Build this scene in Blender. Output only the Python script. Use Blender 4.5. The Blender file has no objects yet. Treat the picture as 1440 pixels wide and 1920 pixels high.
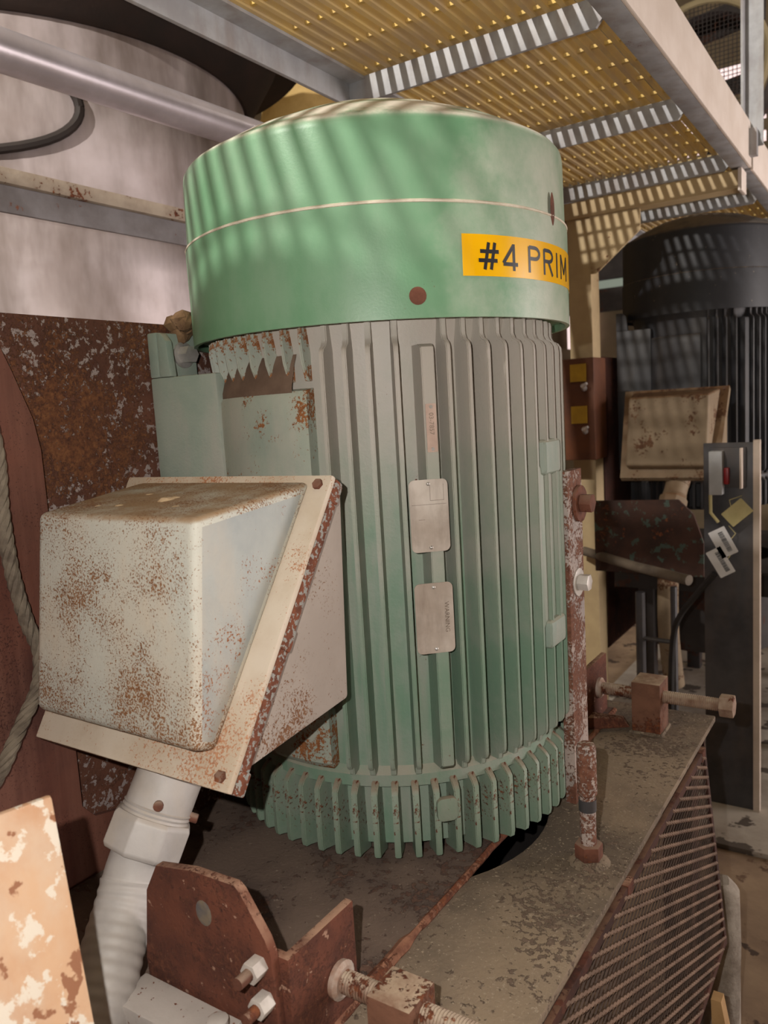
import bpy, bmesh, math, random
from mathutils import Vector, Matrix, noise as mnoise

rng = random.Random(7)
PI = math.pi
H = 1.6                      # eye height: the layout below is measured from eye level, the floor is z = 0
scene = bpy.context.scene
COL = scene.collection

# ------------------------------------------------------------------ camera
RM = Matrix(((0.83508964, 0.02035543, -0.54973716),
             (0.54695345, -0.1376873, 0.82576276),
             (-0.05888307, -0.99026656, -0.12611471)))       # image axes (right, down, forward) -> world
FPX = 1490.0
cam = bpy.data.cameras.new('camera')
camo = bpy.data.objects.new('camera', cam)
COL.objects.link(camo)
cm = Matrix.Identity(4)
for i in range(3):
    cm[i][0] = RM[i][0]
    cm[i][1] = -RM[i][1]
    cm[i][2] = -RM[i][2]
cm[2][3] = H
camo.matrix_world = cm
cam.sensor_fit = 'VERTICAL'
cam.sensor_height = 32.0
cam.lens = FPX * 32.0 / 1920.0
cam.clip_start = 0.02
cam.clip_end = 60
cam.dof.use_dof = True
cam.dof.focus_distance = 1.3
cam.dof.aperture_fstop = 6.0
scene.camera = camo

# ------------------------------------------------------------------ world and light
scene.view_settings.view_transform = 'Standard'
scene.view_settings.look = 'None'
scene.view_settings.gamma = 1.0
scene.view_settings.use_curve_mapping = False
scene.view_settings.exposure = 0.0

world = bpy.data.worlds.new('world')
scene.world = world
world.use_nodes = True
bg = world.node_tree.nodes['Background']
bg.inputs['Color'].default_value = (1.0, 0.90, 0.80, 1)
bg.inputs['Strength'].default_value = 0.012


def point_light(name, loc, energy, color, radius):
    l = bpy.data.lights.new(name, 'POINT')
    l.energy = energy
    l.color = color
    l.shadow_soft_size = radius
    o = bpy.data.objects.new(name, l)
    COL.objects.link(o)
    o.location = loc
    return o


# the phone's flash, a hand's breadth left of and above the lens
fl = RM @ Vector((-0.085, -0.05, 0.0))
point_light('camera_flash', (fl.x, fl.y, fl.z + H), 44.0, (1.0, 0.95, 0.89), 0.006)
# high-bay lamps under the roof of the hall
point_light('high_bay_lamp', (-1.62, -2.2, H + 3.2), 1150.0, (1.0, 0.94, 0.86), 0.06)
point_light('high_bay_lamp', (0.6, 6.2, H + 3.8), 35.0, (1.0, 0.92, 0.84), 0.2)
# broad soft light added under the roof to fill the bar shadows
sk = bpy.data.lights.new('roof_fill', 'AREA')
sk.shape = 'RECTANGLE'
sk.size = 3.2
sk.size_y = 3.2
sk.energy = 14.0
sk.color = (1.0, 0.95, 0.90)
sko = bpy.data.objects.new('roof_fill', sk)
COL.objects.link(sko)
sko.location = (-1.2, 0.6, H + 4.55)
# area light added to brighten right-hand faces, set in an unseen, added doorway
dl = bpy.data.lights.new('right_fill', 'AREA')
dl.shape = 'RECTANGLE'
dl.size = 2.4
dl.size_y = 2.4
dl.energy = 210.0
dl.color = (1.0, 0.90, 0.86)
dlo = bpy.data.objects.new('right_fill', dl)
COL.objects.link(dlo)
dlo.location = (3.85, 4.6, 1.35)
dlo.rotation_euler = (0, math.radians(90), 0)


# ------------------------------------------------------------------ colour and material helpers
def lin(c):
    out = []
    for v in c[:3]:
        v = v / 255.0
        out.append(v / 12.92 if v <= 0.04045 else ((v + 0.055) / 1.055) ** 2.4)
    return (out[0], out[1], out[2], 1.0)


RUST = ((62, 30, 18), (104, 56, 34), (146, 88, 52))


class NT:
    def __init__(self, name):
        self.m = bpy.data.materials.new(name)
        self.m.use_nodes = True
        self.t = self.m.node_tree
        self.bsdf = self.t.nodes['Principled BSDF']
        self.tc = self.t.nodes.new('ShaderNodeTexCoord').outputs['Object']

    def link(self, a, b):
        self.t.links.new(a, b)

    def mapping(self, scale=(1, 1, 1), loc=(0, 0, 0)):
        n = self.t.nodes.new('ShaderNodeMapping')
        n.inputs['Scale'].default_value = scale
        n.inputs['Location'].default_value = loc
        self.link(self.tc, n.inputs['Vector'])
        return n.outputs['Vector']

    def noise(self, scale, detail=6, rough=0.6, vec=None, dist=0.0):
        n = self.t.nodes.new('ShaderNodeTexNoise')
        n.inputs['Scale'].default_value = scale
        n.inputs['Detail'].default_value = detail
        n.inputs['Roughness'].default_value = rough
        n.inputs['Distortion'].default_value = dist
        self.link(vec if vec is not None else self.tc, n.inputs['Vector'])
        return n.outputs['Fac']

    def voronoi(self, scale, vec=None):
        n = self.t.nodes.new('ShaderNodeTexVoronoi')
        n.inputs['Scale'].default_value = scale
        self.link(vec if vec is not None else self.tc, n.inputs['Vector'])
        return n.outputs['Distance']

    def ramp(self, fac, stops):
        n = self.t.nodes.new('ShaderNodeValToRGB')
        el = n.color_ramp.elements
        while len(el) < len(stops):
            el.new(0.5)
        for e, (p, c) in zip(el, stops):
            e.position = p
            e.color = c if len(c) == 4 else (c[0], c[1], c[2], 1)
        self.link(fac, n.inputs['Fac'])
        return n.outputs['Color']

    def step(self, fac, a, b):
        n = self.t.nodes.new('ShaderNodeMapRange')
        n.interpolation_type = 'SMOOTHSTEP'
        n.inputs['From Min'].default_value = a
        n.inputs['From Max'].default_value = b
        self.link(fac, n.inputs['Value'])
        return n.outputs['Result']

    def math(self, op, a, b):
        n = self.t.nodes.new('ShaderNodeMath')
        n.operation = op
        for i, v in enumerate((a, b)):
            if isinstance(v, (int, float)):
                n.inputs[i].default_value = v
            else:
                self.link(v, n.inputs[i])
        return n.outputs[0]

    def mix(self, fac, a, b):
        n = self.t.nodes.new('ShaderNodeMix')
        n.data_type = 'RGBA'
        if isinstance(fac, (int, float)):
            n.inputs[0].default_value = fac
        else:
            self.link(fac, n.inputs[0])
        for k, v in ((6, a), (7, b)):
            if isinstance(v, tuple):
                n.inputs[k].default_value = v
            else:
                self.link(v, n.inputs[k])
        return n.outputs[2]

    def bump(self, height, strength, distance=0.002):
        n = self.t.nodes.new('ShaderNodeBump')
        n.inputs['Strength'].default_value = strength
        n.inputs['Distance'].default_value = distance
        self.link(height, n.inputs['Height'])
        self.link(n.outputs['Normal'], self.bsdf.inputs['Normal'])


def probit(p):
    p = min(0.999, max(0.001, p))
    t = math.sqrt(-2 * math.log(p if p < 0.5 else 1 - p))
    z = t - (2.30753 + 0.27061 * t) / (1 + 0.99229 * t + 0.04481 * t * t)
    return -z if p < 0.5 else z


def mat(name, c1, c2=None, scale=7, rust=0.0, rust_cols=RUST, rust_scale=70, patch=4.0, pw=0.6,
        streak=0.0, streak_col=(190, 176, 165), streak_f=(30, 30, 1.6), dust=0.0, dust_col=(176, 160, 140),
        rough=0.6, metal=0.0, bump=0.25, bump_scale=90, speck=0.0, speck_col=(60, 40, 30), speck_scale=60,
        zdust=None, fade_glare=None, flakes=0.0, flake_col=(200, 196, 192), flake_scale=26, spec=0.5):
    """base paint + blotches + vertical grime streaks + rust + settled dust on upward faces"""
    n = NT(name)
    c2 = c2 or c1
    col = n.mix(n.step(n.noise(scale, 5, 0.62), 0.35, 0.68), lin(c1), lin(c2))
    r_out = rough
    if streak:
        s = n.noise(1.0, 5, 0.6, n.mapping(streak_f))
        f = n.math('MULTIPLY', n.step(s, 0.42, 0.72), streak)
        col = n.mix(f, col, lin(streak_col))
    if zdust:
        sz = n.t.nodes.new('ShaderNodeSeparateXYZ')
        n.link(n.tc, sz.inputs[0])
        zz = n.math('ADD', sz.outputs['Z'], n.math('MULTIPLY', n.math('SUBTRACT', n.noise(7, 5, 0.65), 0.5), zdust[4]))
        col = n.mix(n.math('MULTIPLY', n.step(zz, zdust[0], zdust[1]), zdust[2]), col, lin(zdust[3]))
    if fade_glare:  # paler towards +X: faded, dusty paint with daylight glare put into the colour
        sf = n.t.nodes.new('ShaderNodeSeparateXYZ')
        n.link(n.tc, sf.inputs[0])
        ff = n.math('ADD', sf.outputs['X'], n.math('MULTIPLY', n.math('SUBTRACT', n.noise(6, 6, 0.7), 0.5), fade_glare[3]))
        col = n.mix(n.math('MULTIPLY', n.step(ff, fade_glare[0], fade_glare[1]), 0.85), col, lin(fade_glare[2]))
    if flakes:
        f1 = n.noise(flake_scale, 7, 0.62)
        col = n.mix(n.step(f1, 0.485 - probit(flakes) * 0.105, 0.515 - probit(flakes) * 0.105), col, lin(flake_col))
    if dust:
        g = n.t.nodes.new('ShaderNodeNewGeometry')
        sx = n.t.nodes.new('ShaderNodeSeparateXYZ')
        n.link(g.outputs['Normal'], sx.inputs[0])
        up = n.step(sx.outputs['Z'], 0.25, 0.75)
        dn = n.step(n.noise(13, 6, 0.65), 0.25, 0.6)
        col = n.mix(n.math('MULTIPLY', n.math('MULTIPLY', up, dn), dust), col, lin(dust_col))
    rmask = None
    if rust:
        fine = n.noise(rust_scale, 8, 0.68)
        big = n.noise(patch, 4, 0.6)
        v = n.math('ADD', n.math('MULTIPLY', fine, 1 - pw), n.math('MULTIPLY', big, pw))
        th = 0.5 - probit(rust) * 0.105 * math.hypot(1 - pw, pw)
        rmask = n.step(v, th - 0.012, th + 0.018)
        rc = n.ramp(n.noise(rust_scale * 0.6, 6, 0.7), [(0.3, lin(rust_cols[0])), (0.5, lin(rust_cols[1])), (0.72, lin(rust_cols[2]))])
        col = n.mix(rmask, col, rc)
    if speck:
        sp = n.noise(speck_scale, 4, 0.55)
        col = n.mix(n.step(sp, 0.485 - probit(speck) * 0.105, 0.515 - probit(speck) * 0.105), col, lin(speck_col))
    n.link(col, n.bsdf.inputs['Base Color'])
    if rmask is not None and metal == 0:
        rr = n.t.nodes.new('ShaderNodeMapRange')
        n.link(rmask, rr.inputs['Value'])
        rr.inputs['To Min'].default_value = rough
        rr.inputs['To Max'].default_value = 0.9
        n.link(rr.outputs['Result'], n.bsdf.inputs['Roughness'])
    else:
        n.bsdf.inputs['Roughness'].default_value = rough
    n.bsdf.inputs['Metallic'].default_value = metal
    n.bsdf.inputs['Specular IOR Level'].default_value = spec
    if bump:
        h = n.noise(bump_scale, 5, 0.6)
        if rmask is not None:
            h = n.math('ADD', h, n.math('MULTIPLY', rmask, 0.6))
        n.bump(h, bump)
    return n.m


M = {}
M['cover'] = mat('green_cover_paint', (104, 150, 114), (122, 164, 130), 3, streak=0.35, streak_col=(160, 178, 158), streak_f=(7, 7, 3), fade_glare=(0.26, 0.42, (202, 204, 190), 0.25), rust=0.018, rust_scale=160, patch=9, pw=0.45, dust=0.97, dust_col=(232, 224, 210), rough=0.40, bump=0.12, bump_scale=240)
M['fin'] = mat('green_casting', (114, 140, 120), (146, 152, 140), 5, streak=0.75, streak_col=(164, 156, 148), streak_f=(16, 16, 2.0), zdust=(0.35, 0.85, 0.8, (178, 166, 158), 0.5), rust=0.025, rust_scale=190, patch=14, pw=0.5, dust=0.6, dust_col=(168, 152, 136), rough=0.52, bump=0.35, bump_scale=170)
M['fin_green'] = mat('green_casting_bright', (112, 142, 120), (140, 152, 138), 6, streak=0.6, streak_col=(166, 158, 150), streak_f=(20, 20, 2.0), zdust=(0.40, 0.9, 0.8, (180, 168, 160), 0.5), rust=0.02, rust_scale=180, patch=12, pw=0.5, dust=0.6, dust_col=(164, 150, 134), rough=0.5, bump=0.35, bump_scale=170)
M['pad'] = mat('grey_green_casting', (166, 172, 158), (146, 158, 146), 6, streak=0.5, streak_col=(184, 174, 164), streak_f=(14, 14, 3), rust=0.30, rust_scale=170, patch=8, pw=0.6, rust_cols=((104, 60, 30), (140, 88, 48), (160, 106, 62)), rough=0.55, bump=0.4, bump_scale=190)
M['shield'] = mat('green_end_shield', (112, 140, 118), (136, 148, 132), 6, streak=0.5, streak_col=(160, 150, 140), streak_f=(16, 16, 3), rust=0.19, rust_scale=170, patch=14, pw=0.5, dust=0.9, dust_col=(148, 124, 106), rough=0.55, bump=0.35, bump_scale=150)
M['recess_brown'] = mat('brown_recess', (96, 76, 62), (118, 96, 80), 12, rough=0.9, bump=0.5)
M['box'] = mat('box_paint', (196, 194, 182), (178, 180, 172), 4, streak=0.45, streak_col=(204, 182, 156), streak_f=(8, 8, 4), rust=0.30, rust_scale=330, patch=8, pw=0.36, rust_cols=((108, 70, 44), (136, 94, 60), (156, 116, 80)), dust=1.0, dust_col=(160, 132, 102), rough=0.6, bump=0.35, bump_scale=160)
M['box_side'] = mat('box_side_paint', (166, 170, 166), (146, 152, 152), 6, streak=0.6, streak_col=(184, 172, 156), streak_f=(10, 10, 4), rust=0.15, rust_scale=260, patch=10, pw=0.45, rust_cols=((120, 66, 34), (150, 92, 52), (160, 108, 66)), dust=1.0, dust_col=(160, 130, 98), rough=0.55, bump=0.35, bump_scale=150)
M['box_back'] = mat('box_back_paint', (156, 144, 134), (166, 154, 144), 6, rust=0.17, rust_scale=260, patch=9, pw=0.4, rust_cols=((92, 58, 38), (120, 82, 56), (138, 100, 70)), rough=0.7, bump=0.3)
M['flange'] = mat('flange_paint', (206, 192, 174), (190, 172, 150), 8, rust=0.2, rust_scale=260, patch=9, pw=0.4, rust_cols=((150, 96, 66), (180, 128, 94), (190, 146, 112)), rough=0.6, bump=0.3)
M['rust_edge'] = mat('rusted_edge', (126, 72, 48), (96, 54, 38), 40, flakes=0.36, flake_col=(150, 148, 142), flake_scale=130, rough=0.9, bump=0.9, bump_scale=200)
M['rust'] = mat('red_brown_rust', (108, 60, 42), (82, 44, 32), 16, rust=0.35, rust_cols=((58, 30, 22), (92, 50, 34), (126, 78, 54)), rust_scale=190, patch=10, pw=0.45, dust=0.85, dust_col=(176, 140, 116), rough=0.9, bump=0.7, bump_scale=160, speck=0.05, speck_col=(160, 124, 104), speck_scale=60)
M['rust_dark'] = mat('dark_rust', (76, 40, 28), (54, 30, 22), 9, rust=0.3, rust_cols=((44, 22, 16), (74, 38, 26), (104, 58, 40)),
                     rust_scale=50, patch=4, dust=0.7, dust_col=(120, 90, 70), rough=0.9, bump=0.5)
M['rust_plate'] = mat('speckled_rust_plate', (98, 60, 44), (78, 46, 34), 9, rust=0.35, rust_cols=((60, 32, 22), (98, 58, 34), (130, 84, 50)), rust_scale=170, patch=7, pw=0.5, flakes=0.27, flake_col=(148, 134, 130), flake_scale=75, rough=0.9, bump=0.8, bump_scale=160)
M['rust_bar'] = mat('rust_over_grey_paint', (186, 168, 158), (158, 148, 144), 9, rust=0.6, rust_scale=190, patch=14, pw=0.5, rust_cols=((86, 52, 40), (116, 74, 56), (142, 98, 78)), rough=0.75, bump=0.7, bump_scale=150, dust=0.6)
M['frame_brown'] = mat('brown_primer', (104, 58, 44), (76, 42, 34), 4, rust=0.2, rust_cols=((56, 30, 24), (74, 40, 30), (96, 56, 44)), rust_scale=300, patch=5, pw=0.4, rough=0.85, bump=0.4, streak=0.4, streak_col=(150, 104, 86), streak_f=(14, 14, 1))
M['table'] = mat('grimy_steel_table', (148, 130, 110), (94, 82, 71), 3.2, streak=0.35, streak_col=(160, 140, 112), streak_f=(5, 3, 5), rust=0.24, rust_cols=((96, 78, 66), (110, 92, 78), (126, 106, 90)), rust_scale=90, patch=5, pw=0.45, speck=0.10, speck_col=(164, 148, 128), speck_scale=220, rough=0.9, bump=0.9, bump_scale=130)
M['slide'] = mat('grimy_slide_plate', (112, 94, 82), (74, 60, 54), 4, rust=0.3, rust_cols=((66, 46, 38), (92, 66, 54), (112, 86, 72)), rust_scale=70, patch=4, pw=0.5, speck=0.05, speck_col=(132, 116, 102), speck_scale=150, rough=0.9, bump=0.9, bump_scale=130)
M['weld'] = mat('rusty_weld', (150, 104, 80), (112, 70, 52), 40, rust=0.3, rust_scale=120, rough=0.9, bump=0.9, bump_scale=90)
M['screw'] = mat('dusty_threaded_steel', (164, 140, 122), (124, 92, 74), 20, rust=0.25, rust_scale=120, patch=16, rough=0.75, bump=0.4, dust=0.7, dust_col=(190, 174, 154))
M['block'] = mat('rusty_jack_block', (124, 84, 64), (96, 62, 46), 18, rust=0.35, rust_scale=140, patch=12, dust=0.95, dust_col=(192, 170, 146), rough=0.85, bump=0.7)
M['zinc'] = mat('zinc_bolt', (196, 192, 188), (166, 160, 154), 20, rough=0.38, metal=0.55, bump=0.1)
M['rust_bolt'] = mat('rusty_bolt', (118, 72, 54), (90, 54, 40), 24, rust=0.2, rough=0.85, bump=0.6, dust=0.4)
M['plate_steel'] = mat('worn_nameplate_steel', (220, 210, 200), (186, 172, 160), 9, streak=0.5, streak_col=(120, 102, 88), streak_f=(24, 24, 5), rough=0.34, metal=0.35, bump=0.12, bump_scale=60)
M['emboss'] = mat('embossed_steel', (150, 136, 122), (120, 106, 94), 20, rough=0.4, metal=0.6, bump=0)
M['label_yellow'] = mat('yellow_label_vinyl', (252, 190, 0), (248, 184, 8), 6, streak=0.12, streak_col=(230, 200, 140), streak_f=(20, 20, 3), rough=0.24, bump=0.0)
M['black_ink'] = mat('black_ink', (26, 28, 34), (40, 40, 44), 20, rough=0.35, bump=0)
M['conduit'] = mat('grey_liquid_tight_hose', (182, 176, 172), (160, 154, 150), 9, streak=0.25, streak_col=(196, 184, 168), streak_f=(8, 8, 5), rough=0.55, bump=0.12)
M['fitting'] = mat('grey_conduit_fitting', (186, 180, 176), (166, 160, 156), 10, streak=0.3, streak_col=(200, 182, 160), streak_f=(12, 12, 6), rough=0.5, bump=0.15, dust=0.4)
M['grey_paint'] = mat('grey_painted_bar', (186, 178, 172), (168, 160, 154), 8, rust=0.07, rust_scale=120, patch=30, pw=0.3, rough=0.6, bump=0.3)
M['peel'] = mat('peeling_white_over_orange', (188, 152, 120), (172, 128, 94), 9, flakes=0.34, flake_col=(200, 188, 172), flake_scale=20, rough=0.7, streak=0.6, streak_col=(186, 166, 146), streak_f=(16, 16, 8), bump=0.6, bump_scale=40, speck=0.10, speck_col=(134, 88, 60), speck_scale=34)
M['peel_edge'] = mat('peeling_white_edge', (222, 212, 198), (206, 176, 140), 16, rough=0.65, bump=0.4)
M['rope'] = mat('dusty_wire_rope', (126, 114, 98), (96, 84, 72), 30, rough=0.85, bump=0.5, bump_scale=200)
M['tank'] = mat('stainless_tank', (204, 192, 194), (172, 158, 156), 2.2, streak=0.75, streak_col=(112, 98, 90), streak_f=(4, 4, 1.1), rough=0.40, metal=0.3, bump=0.06, bump_scale=30)
M['tank_dark'] = mat('dark_tank_ring', (46, 30, 24), (32, 22, 18), 5, rough=0.7, bump=0.3)
M['pipe'] = mat('grey_steel_pipe', (206, 198, 206), (186, 178, 184), 6, streak=0.3, streak_col=(150, 140, 138), streak_f=(10, 2, 10), rough=0.34, metal=0.35, bump=0.08)
M['rail'] = mat('dirty_steel_rail', (124, 120, 122), (104, 98, 98), 8, rust=0.05, rust_scale=60, patch=10, dust=0.95, dust_col=(176, 160, 142), rough=0.55, metal=0.2, bump=0.2)
M['galv'] = mat('galvanised_steel', (174, 176, 180), (152, 152, 156), 9, streak=0.5, streak_col=(134, 120, 112), streak_f=(16, 16, 3), rust=0.02, rust_scale=120, rough=0.6, metal=0.1, bump=0.15)
M['cream_steel'] = mat('cream_painted_channel', (240, 228, 218), (228, 214, 202), 5, streak=0.15, streak_col=(180, 160, 144), streak_f=(5, 2, 5), rough=0.6, bump=0.1)
M['tan_steel'] = mat('tan_painted_steel', (190, 168, 128), (172, 150, 114), 5, streak=0.25, streak_col=(150, 130, 104), streak_f=(6, 6, 3), rust=0.04, rough=0.65, bump=0.1)
M['grate'] = mat('yellow_fibreglass', (230, 208, 146), (218, 198, 156), 7, streak=0.75, streak_col=(206, 188, 164), streak_f=(9, 2.2, 9), rough=0.7, bump=0.15)
M['grate_clip'] = mat('bright_yellow_fibreglass', (206, 176, 100), (186, 160, 106), 12, rough=0.8, bump=0.1)
M['black_motor'] = mat('black_motor_paint', (34, 36, 42), (26, 27, 32), 5, speck=0.02, speck_col=(130, 116, 100), speck_scale=50, streak=0.3, streak_col=(50, 50, 54), streak_f=(12, 12, 2), dust=0.7, dust_col=(110, 96, 82), rough=0.55, bump=0.15)
M['black_fin'] = mat('dark_grey_fin_paint', (62, 62, 66), (50, 50, 54), 5, streak=0.5, streak_col=(88, 84, 82), streak_f=(18, 18, 2), dust=0.6, dust_col=(104, 92, 80), rough=0.55, bump=0.2)
M['far_box'] = mat('tan_grey_box_paint', (140, 122, 98), (122, 104, 82), 5, rust=0.22, rust_cols=((72, 48, 32), (92, 62, 42), (116, 84, 58)), rust_scale=90, patch=7, dust=0.9, dust_col=(120, 86, 56), rough=0.7, bump=0.2)
M['dark_metal'] = mat('dark_dirty_metal', (52, 46, 44), (38, 33, 32), 6, rust=0.24, rust_cols=((48, 28, 22), (66, 40, 30), (84, 54, 40)), rust_scale=30, patch=5, rough=0.8, bump=0.2)
M['panel'] = mat('blackened_steel_panel', (84, 82, 84), (50, 50, 54), 3, streak=0.5, streak_col=(98, 84, 74), streak_f=(7, 7, 2.5), rough=0.5, metal=0.3, bump=0.15)
M['pale_edge'] = mat('pale_edge_paint', (206, 190, 176), (190, 174, 160), 8, rough=0.6, bump=0.1)
M['switch_grey'] = mat('grey_switch_plastic', (176, 178, 180), (160, 160, 162), 9, rough=0.45, bump=0.05)
M['red_plastic'] = mat('red_plastic', (150, 26, 30), (130, 22, 26), 9, rough=0.4, bump=0)
M['paper_white'] = mat('white_paper_tag', (222, 222, 224), (208, 206, 206), 12, rough=0.6, bump=0.05)
M['paper_yellow'] = mat('yellow_paper_tag', (196, 184, 134), (178, 166, 116), 12, rough=0.6, bump=0.05)
M['black_cable'] = mat('black_cable', (28, 27, 28), (40, 38, 38), 10, rough=0.5, bump=0.1)
M['brown_panel'] = mat('brown_board', (104, 58, 30), (84, 46, 26), 7, rough=0.6, bump=0.1)
M['pink_light'] = None
M['foam'] = mat('yellow_foam_insulation', (222, 190, 128), (204, 170, 108), 6, rough=0.9, bump=0.5, bump_scale=20)
M['clump'] = mat('dusty_fibre_clump', (128, 100, 70), (92, 68, 46), 18, rough=1.0, bump=1.0, bump_scale=120)
M['crust'] = mat('pale_dust_crust', (206, 180, 146), (184, 154, 118), 20, rough=1.0, bump=0.7)
M['floor'] = mat('dirty_concrete_floor', (158, 134, 108), (120, 98, 80), 2.2, speck=0.12, speck_col=(74, 58, 48), speck_scale=9, rust=0.25,
                 rust_cols=((80, 58, 44), (100, 76, 58), (120, 94, 74)), rust_scale=22, patch=1.6, rough=0.9, bump=0.5, bump_scale=40)
M['pad_concrete'] = mat('pale_concrete_pad', (176, 166, 154), (140, 128, 116), 3, speck=0.2, speck_col=(84, 74, 66), speck_scale=7, rough=0.9, bump=0.4)
M['wall'] = mat('dim_wall', (120, 104, 80), (92, 80, 62), 0.9, rough=0.9, bump=0.1)
M['ceil'] = mat('olive_roof', (150, 136, 104), (124, 112, 84), 1.2, rough=0.85, bump=0.1)
M['web'] = mat('guard_web_steel', (104, 84, 72), (78, 64, 56), 14, rough=0.85, bump=0.3)
M['dull'] = mat('dull_dusty_grey', (112, 100, 86), (86, 76, 66), 12, rough=0.8, bump=0.3)
M['seam'] = mat('pale_seam_dust', (222, 212, 194), (200, 188, 168), 30, rough=0.8, bump=0.4)
M['wood'] = mat('pale_wood_prop', (190, 152, 104), (160, 124, 82), 9, rough=0.8, bump=0.3)
M['fluff'] = mat('grey_white_wrap', (170, 160, 148), (130, 118, 106), 14, rough=1.0, bump=0.8)


M['strand'] = mat('dusty_guard_strand', (134, 108, 90), (104, 82, 68), 14, rough=0.85, bump=0.5)
M['nutwhite'] = mat('pale_zinc_nut', (206, 198, 190), (182, 172, 164), 24, rust=0.05, rust_scale=200, patch=30, rough=0.5, metal=0.1, bump=0.2)
M['nutwhite2'] = mat('bright_zinc_bolt', (214, 208, 202), (196, 190, 184), 24, rough=0.4, metal=0.2, bump=0.15)
M['label_dull'] = mat('dull_yellow_sticker', (196, 158, 40), (176, 140, 36), 12, rough=0.5, bump=0)
M['rust_green'] = mat('rust_with_green_paint', (72, 46, 36), (52, 34, 28), 8, flakes=0.2, flake_col=(70, 84, 76), flake_scale=22, rust=0.2, rough=0.85, bump=0.4)
M['rail_lip'] = mat('dusty_rail_lip', (176, 162, 146), (150, 134, 118), 10, rust=0.12, rust_scale=80, patch=10, rough=0.7, bump=0.4)
M['spot'] = mat('grey_paint_scar', (96, 92, 92), (124, 110, 92), 40, rough=0.7, bump=0.5)


def translucent(m, fac):
    # thin glass-fibre resin lets some of the light from above through
    t = m.node_tree
    b = t.nodes['Principled BSDF']
    out = [n for n in t.nodes if n.type == 'OUTPUT_MATERIAL'][0]
    tr = t.nodes.new('ShaderNodeBsdfTranslucent')
    src = b.inputs['Base Color'].links[0].from_socket
    t.links.new(src, tr.inputs['Color'])
    mx = t.nodes.new('ShaderNodeMixShader')
    mx.inputs[0].default_value = fac
    t.links.new(b.outputs[0], mx.inputs[1])
    t.links.new(tr.outputs[0], mx.inputs[2])
    t.links.new(mx.outputs[0], out.inputs['Surface'])


translucent(M['grate'], 0.4)


def emission(name, col, strength):
    m = bpy.data.materials.new(name)
    m.use_nodes = True
    b = m.node_tree.nodes['Principled BSDF']
    b.inputs['Base Color'].default_value = lin(col)
    b.inputs['Emission Color'].default_value = lin(col)
    b.inputs['Emission Strength'].default_value = strength
    return m


M['window_glow'] = emission('daylit_pane', (236, 212, 210), 1.1)
M['window_glow_grey'] = emission('dull_daylit_pane', (150, 160, 146), 0.55)
M['lamp_lens'] = emission('lamp_lens', (255, 236, 205), 6.0)


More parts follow.
